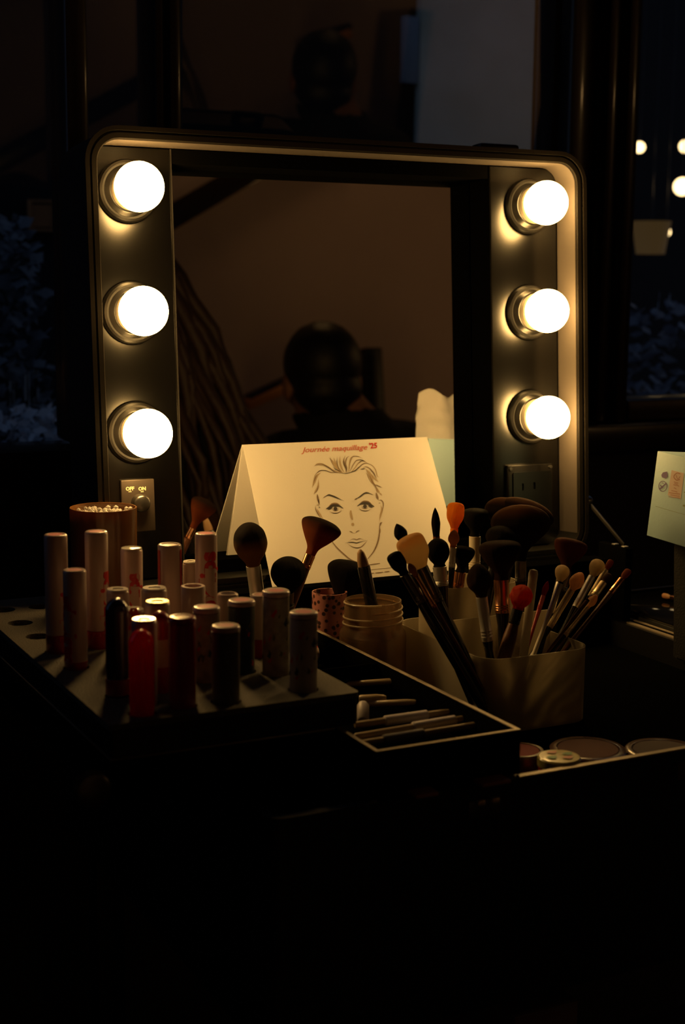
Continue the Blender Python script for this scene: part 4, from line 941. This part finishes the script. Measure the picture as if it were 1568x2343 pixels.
def remesh(bm, vox, name='r'):
    me = bpy.data.meshes.new(name); bm.to_mesh(me); bm.free(); o = bpy.data.objects.new(name, me); COL.objects.link(o)
    r = o.modifiers.new('r', 'REMESH'); r.mode = 'VOXEL'; r.voxel_size = vox
    s = o.modifiers.new('s', 'SMOOTH'); s.iterations = 3; s.factor = .5
    dg = bpy.context.evaluated_depsgraph_get(); out = bpy.data.meshes.new_from_object(o.evaluated_get(dg)); bpy.data.objects.remove(o); bpy.data.meshes.remove(me)
    b2_ = bmesh.new(); b2_.from_mesh(out); bpy.data.meshes.remove(out); return b2_
def person(pos, head, heading, label, hairm, longhair, topm, headtilt=0., hoff=0., neck=.170):
    """seated figure; local axes: x to its left-right, y forward, z up (metres, origin on the floor below the hips)"""
    M = Matrix.Translation(pos) @ Matrix.Rotation(heading, 4, 'Z')
    hz = head - FLZ; dz = hz - 1.17
    H = .51; S = hz-neck   # hip and shoulder heights
    ch = []
    hip = (0, 0, H); 
    ch.append([((0, 0, H), (.135, .105)), ((0, -.01, H+.14), (.125, .09)), ((0, -.015, H+.30), (.135, .095)), ((0, -.01, S-.075), (.145, .085)), ((0, 0, S), (.075, .065)), ((hoff*.5, .012, S+.06), (.056, .058)), ((hoff, .02, S+.11), (.054, .056))])
    hands = []
    for s in (-1, 1):
        sh = (s*.175, -.005, S-.055); el = (s*.215, .035, S-.33); wr = (s*.13, .26, S-.40); 
        ch.append([((0, -.01, S-.075), (.145, .085)), (sh, .056), ((s*.19, .01, S-.18), .045), (el, .038), ((s*.18, .14, S-.37), .034), (wr, (.027, .022)), ((s*.115, .30, S-.405), (.034, .018)), ((s*.105, .335, S-.405), (.036, .015))])
        kn = (s*.12, .42, H+.0); an = (s*.12, .40, .085)
        ch.append([((0, 0, H), (.135, .105)), ((s*.085, .05, H-.005), .088), ((s*.11, .24, H+.005), .073), (kn, .056), ((s*.12, .42, .30), .054), ((s*.12, .405, .16), .040), (an, .038), ((s*.125, .46, .045), (.040, .033)), ((s*.13, .55, .032), (.034, .024))])
        # five fingers, each its own chain rooted in the palm
        for k, (fx, ln, rr) in enumerate(((-.030, .062, .0075), (-.011, .072, .0085), (.010, .070, .0085), (.029, .062, .008))):
            o0 = V((s*.105+fx, .335, S-.405)); hands.append([(o0+V((0, -.02, 0)), .010), (o0+V((fx*.12, ln*.40, .002)), rr), (o0+V((fx*.2, ln*.75, -.010)), rr*.92), (o0+V((fx*.22, ln, -.026)), rr*.8)])
        o0 = V((s*.115-s*.032, .295, S-.405)); hands.append([(o0+V((s*.02, -.005, 0)), .012), (o0+V((-s*.012, .022, -.003)), .0105), (o0+V((-s*.018, .046, -.010)), .009), (o0+V((-s*.016, .064, -.016)), .008)])
    bm = bmesh.new(); me = skinmesh([[(V(p), r) for p, r in c] for c in ch]); merge(bm, me)
    for h in hands: merge(bm, skinmesh([h]))
    # head: cranium, jaw, nose, lips, ears
    HM = Matrix.Translation((hoff, .025, hz)) @ Matrix.Rotation(headtilt, 4, 'Y')
    def ell(c, r, sub=3): bmesh.ops.create_icosphere(bm, subdivisions=sub, radius=1, matrix=HM @ Matrix.Translation(c) @ Matrix.Diagonal((*r, 1)))
    ell((0, -.012, .025), (.077, .095, .090)); ell((0, .030, -.045), (.058, .062, .072)); ell((0, .058, -.092), (.030, .026, .024)); ell((0, .098, -.022), (.013, .018, .030)); ell((0, .108, -.040), (.017, .014, .012)); ell((0, .088, -.070), (.026, .012, .010)); ell((0, .078, .012), (.06, .02, .016))
    for s in (-1, 1): ell((s*.078, -.005, -.015), (.010, .022, .034), 2); ell((s*.045, .055, -.03), (.025, .03, .022), 2)
    for s in (-1, 1): ell((s*.033, .092, .0), (.014, .008, .009), 2)
    bm = remesh(bm, .0065)
    bm.normal_update()
    src = bm.copy()
    def cloth(sel, off):
        c = src.copy(); c.verts.ensure_lookup_table()
        for v in c.verts: v.co = v.co + v.normal*off
        kill = [f for f in c.faces if not all(sel(v.co) for v in f.verts)]
        bmesh.ops.delete(c, geom=kill, context='FACES')
        bmesh.ops.smooth_vert(c, verts=c.verts[:], factor=.5, use_axis_x=True, use_axis_y=True, use_axis_z=True)
        c.normal_update(); hem = [e for e in c.edges if e.is_boundary]
        ex = bmesh.ops.extrude_edge_only(c, edges=hem)
        for v in [g for g in ex['geom'] if isinstance(g, bmesh.types.BMVert)]: v.co = v.co - v.normal.normalized()*min(off*.9, .01) if v.normal.length > .5 else v.co
        for v in c.verts: v.co = M @ v.co
        return c
    for v in bm.verts: v.co = M @ v.co
    base = M @ V((0, 0, 0)); base = V((base.x, base.y, FLZ))
    p = obj('person', bm, SKIN, loc=base, label=label, cat='person', ang=180)
    for s in (-1, 1):
        b_ = bmesh.new(); Q = M @ HM
        bmesh.ops.create_icosphere(b_, subdivisions=3, radius=.0115, matrix=Q @ Matrix.Translation((s*.033, .0925, .0))); nF = len(b_.faces)
        bmesh.ops.create_icosphere(b_, subdivisions=2, radius=.0058, matrix=Q @ Matrix.Translation((s*.033, .0995, .0)) ); b_.faces.ensure_lookup_table()
        for f in b_.faces[nF:]: f.material_index = 1
        obj('eye', b_, [EYEW, IRIS], p)
    # clothes follow the body: short-sleeved top to the hips, trousers to the ankles
    arm = lambda c: abs(c.x) > .150 and c.z < S-.20 or (c.y > .12 and c.z > H+.105)
    obj('t_shirt', cloth(lambda c: H+.055 < c.z < S+.035 and not arm(c) and not (c.y > .062 and c.z > S-.03) and not (abs(c.x) > .15 and c.z < S-.235), .011), topm, p, ang=180)
    obj('trousers', cloth(lambda c: .115 < c.z < H+.096 , .009), CLOTHD, p, ang=180)
    src.free()
    for s in (-1, 1):
        b_ = bmesh.new(); merge(b_, skinmesh([[(V((s*.12, .395, .085)), .047), (V((s*.122, .43, .055)), (.050, .044)), (V((s*.127, .50, .040)), (.048, .038)), (V((s*.132, .575, .034)), (.040, .031))]]))
        for v in b_.verts:
            v.co.z = max(v.co.z, .002); v.co = M @ v.co
        obj('shoe', b_, BLACK, p, ang=180)
    # hair
    b_ = bmesh.new(); Q = HM
    def hell(c, r, sub=4): bmesh.ops.create_icosphere(b_, subdivisions=sub, radius=1, matrix=Q @ Matrix.Translation(c) @ Matrix.Diagonal((*r, 1)))
    if not longhair:
        hell((0, -.022, .030), (.084, .094, .090)); hell((0, -.048, -.030), (.074, .060, .050)); hell((0, -.055, -.060), (.052, .040, .028))
    else:
        hell((0, -.022, .032), (.094, .104, .100))
        R_ = random.Random(5)
        for k in range(84):
            a = PI + (k/83-.5)*PI*1.35; a = a - PI/2   # fan of locks round the back and sides
            dx, dy = math.sin(a+PI/2)*-1, math.cos(a+PI/2)
            top = V((dx*.05, -.02+dy*.05, .10)); ln = R_.uniform(.44, .56); w0 = R_.uniform(.011, .017); ph = R_.random()*6
            pts = []
            for q in range(11):
                t = q/10; rad = .085+.135*min(1, t*1.25)**1.1*(1 if abs(dx) > .3 else .6)
                pts.append(HM @ V((dx*rad*(.6+.4*min(1, t*4)) + .012*math.sin(ph+t*9), -.025+dy*rad*.8 + .012*math.cos(ph+t*8), .10-ln*t+.03*math.sin(t*PI)*(1 if t < .2 else 0))))
            tube(b_, [HM @ top]+pts, w0, 8, w0*.45)
    if not longhair: b_ = remesh(b_, .006)
    for v in b_.verts:
        n_ = noise.noise(v.co*45); v.co = M @ (v.co + V((0, 0, n_*.002)))
    obj('hair', b_, hairm, p, ang=180)
    return p
stool(.74, -1.40, 'round black stool under the short haired person in black')
person(V((.760, -1.405, FLZ)), HEAD.z-.008, math.radians(180+12), 'short haired person in black t-shirt sitting with back to the mirror, seen in it', HAIRB, False, CLOTHB, .03, .045, .105)
stool(.16, -1.02, 'round black stool under the person with long wavy hair')
person(V((.16, -1.02, FLZ)), .32, math.radians(200), 'person with long wavy brown hair reflected at the left of the mirror', HAIRR, True, CLOTHB)
# narrow dark upright cabinet against the rear wall, its top seen beside the seated person's head
a, b = mir(838, 795, -2.10), mir(886, 1000, -2.10); xa, xb = min(a.x, b.x), max(a.x, b.x)
t = thing('cabinet', V(((xa+xb)/2, -2.14, FLZ)), 'narrow black upright cabinet on the rear wall, beside the seated head in the mirror', 'cabinet')
bm = bmesh.new(); box(bm, xa, xb, -2.18, -2.10, FLZ+.0305, a.z, bev=.004); obj('body', bm, BLACK, t)
bm = bmesh.new(); box(bm, xa-.02, xb+.02, -2.195, -2.08, FLZ+.0005, FLZ+.03, bev=.003); obj('base', bm, BLACK, t)
bm = bmesh.new(); box(bm, xa+.008, xb-.008, -2.0995, -2.0945, FLZ+.06, a.z-.02, bev=.002); dr = obj('door', bm, BLACK, t)
bm = bmesh.new(); box(bm, xb-.022, xb-.016, -2.094, -2.088, -.1, -.02, bev=.001); obj('handle', bm, DKMET, dr)

# ================================================================== OUTDOORS
def bush(name, cpt, sx, sy, h, n, m, label, seed, dens=.03):
    R_ = random.Random(seed); z0 = FLZ+.0
    t = thing(name, V((cpt.x, cpt.y, z0)), label, 'shrub', 'shrubs outside the window')
    bm = bmesh.new()
    for k in range(n):
        a = R_.random()*2*PI; rr = math.sqrt(R_.random()); zz = z0 + .25 + (h-.25)*R_.random()**.8
        sh = (1-((zz-z0)/h)**3*.6); p = V((cpt.x+sx*rr*sh*math.cos(a), cpt.y+sy*rr*sh*math.sin(a), zz)); L_ = R_.uniform(.7, 1.4)*dens
        d = V((R_.uniform(-1, 1), R_.uniform(-1, 1), R_.uniform(-.3, .8))).normalized(); s = d.orthogonal().normalized()*L_*.32
        vs = [bm.verts.new(q) for q in (p, p+d*L_*.5+s, p+d*L_, p+d*L_*.5-s)]; bm.faces.new(vs)
    obj('foliage', bm, m, t, smooth=False)
    bm = bmesh.new()
    for k in range(5):
        a = k*1.3; tube(bm, [(cpt.x+.02*math.cos(a), cpt.y+.02*math.sin(a), z0+.001), (cpt.x+sx*.4*math.cos(a), cpt.y+sy*.4*math.sin(a), z0+h*.8)], .012, 8, .004)
    obj('stem', bm, DKMET, t)
LEAFB = mat('pale_frosty_leaves', (.62, .70, .80), .5, spec=.6); LEAFD = mat('dark_leaves', (.16, .19, .23), .5)
bush('shrub', atY(20, 760, 1.15), .11, .09, 1.22, 700, LEAFD, 'dark leafy shrub outside at the left window', 1, .030)
bush('shrub', atY(70, 955, .85), .12, .08, .935, 900, LEAFB, 'low pale frosty shrub just outside the left window', 2, .021)
bush('shrub', atY(1490, 790, 1.0), .14, .10, 1.10, 420, mat('grey_leaves', (.22, .26, .33), .5), 'grey leaved shrub outside the right window', 3, .034)
# globe lamps hanging outside the right window, on one beam
GLB = mat('lit_globe', (.9, .8, .6), .4, emit=(1, .66, .28), estr=6.)
struct('trim_11', DKWALL, (1.1, 2.2, 1.42, 1.58, 1.30, 1.38))
for (x, y, yy, r, lab) in ((1464, 337, 1.50, .013, 'small glowing globe lamp beside the window post, upper one'), (1569, 335, 1.50, .015, 'glowing globe lamp at the top right picture edge'), (1444, 430, 1.55, .008, 'faint small globe lamp half hidden by the window post'), (1562, 427, 1.47, .021, 'largest glowing globe lamp at the right edge'), (1525, 531, 1.52, .011, 'lowest small globe lamp above the dim shade')):
    p = atY(x, y, yy); t = thing('globe_lamp', p, lab, 'lamp', 'globe lamps outside')
    bm = bmesh.new(); bmesh.ops.create_icosphere(bm, subdivisions=3, radius=r, matrix=Matrix.Translation(p)); obj('globe', bm, GLB, t)
    obj('cord', tube(bmesh.new(), [p+V((0, 0, r)), V((p.x, p.y, 1.2995))], .0015, 6), BLACK, t)
p = atY(1490, 545, 1.44); t = thing('pendant_shade', p, 'dim brown pendant lampshade outside the right window', 'lamp')
bm = lathe(bmesh.new(), [(.046, p.z+.038), (.0445, p.z+.036), (.033, p.z-.034), (.0335, p.z-.036)], 30, Matrix.Translation((p.x, p.y, 0)), cap=False); bm.faces.ensure_lookup_table()
obj('shade', bm, mat('lit_shade', (.3, .2, .1), .8, emit=(1, .55, .16), estr=.055), t)
obj('cord', tube(bmesh.new(), [(p.x, p.y, p.z+.039), (p.x, p.y, 1.2995)], .0015, 6), BLACK, t)
# wooden louvre glimpsed at the left
a, b = atY(66, 456, 2.0), atY(128, 530, 2.0); t = thing('louvre', V(((a.x+b.x)/2, 2.0, b.z)), 'small brown wooden louvre on the dark wall outside left', 'louvre')
bm = bmesh.new(); plate(bm, [[(a.x, b.z), (b.x, b.z), (b.x, a.z), (a.x, a.z)], [(a.x+.006, b.z+.006), (b.x-.006, b.z+.006), (b.x-.006, a.z-.006), (a.x+.006, a.z-.006)]], -.01, .01, Matrix(((1, 0, 0, 0), (0, 0, -1, 2.007), (0, 1, 0, 0), (0, 0, 0, 1)))); 
LW = mat('louvre_wood', (.35, .15, .05), .6); obj('louvre_frame', bm, LW, t, smooth=False)
for k in range(5):
    z = b.z+.010+(a.z-b.z-.02)*k/5; bm = bmesh.new(); box(bm, a.x+.0065, b.x-.0065, 1.999, 2.006, z, z+.009); obj('slat', bm, LW, t, smooth=False)
# carton standing on the floor under the case
t = thing('carton', V((-.02, -.28, FLZ)), 'tall reddish cardboard carton on the floor under the case', 'carton')
bm = bmesh.new(); box(bm, -.055, .005, -.40, -.20, FLZ+.0005, -.335, bev=.001); obj('box', bm, mat('reddish_card', (.16, .08, .06), .8), t)
bm = bmesh.new()
for s in (0, 1): box(bm, -.055+s*.0305, -.0255+s*.0305, -.40, -.20, -.3347, -.3335)
obj('flaps', bm, mat('carton_flap', (.2, .12, .09), .8), t, smooth=False)
# chrome ribbed knob low on the left tray front
c = atY(208, 1800, -.386); M = frame((c.x, -.3836, -.1008), V((0, -1, 0)), V((0, 0, 1)))
bm = lathe(bmesh.new(), [(.011, 0), (.012, .001), (.0105, .0025), (.012, .004), (.0105, .0055), (.012, .007), (.0105, .0085), (.0115, .0105), (.009, .012), (0, .0122)], 28, M)
obj('lock_knob', bm, DKMET, case)
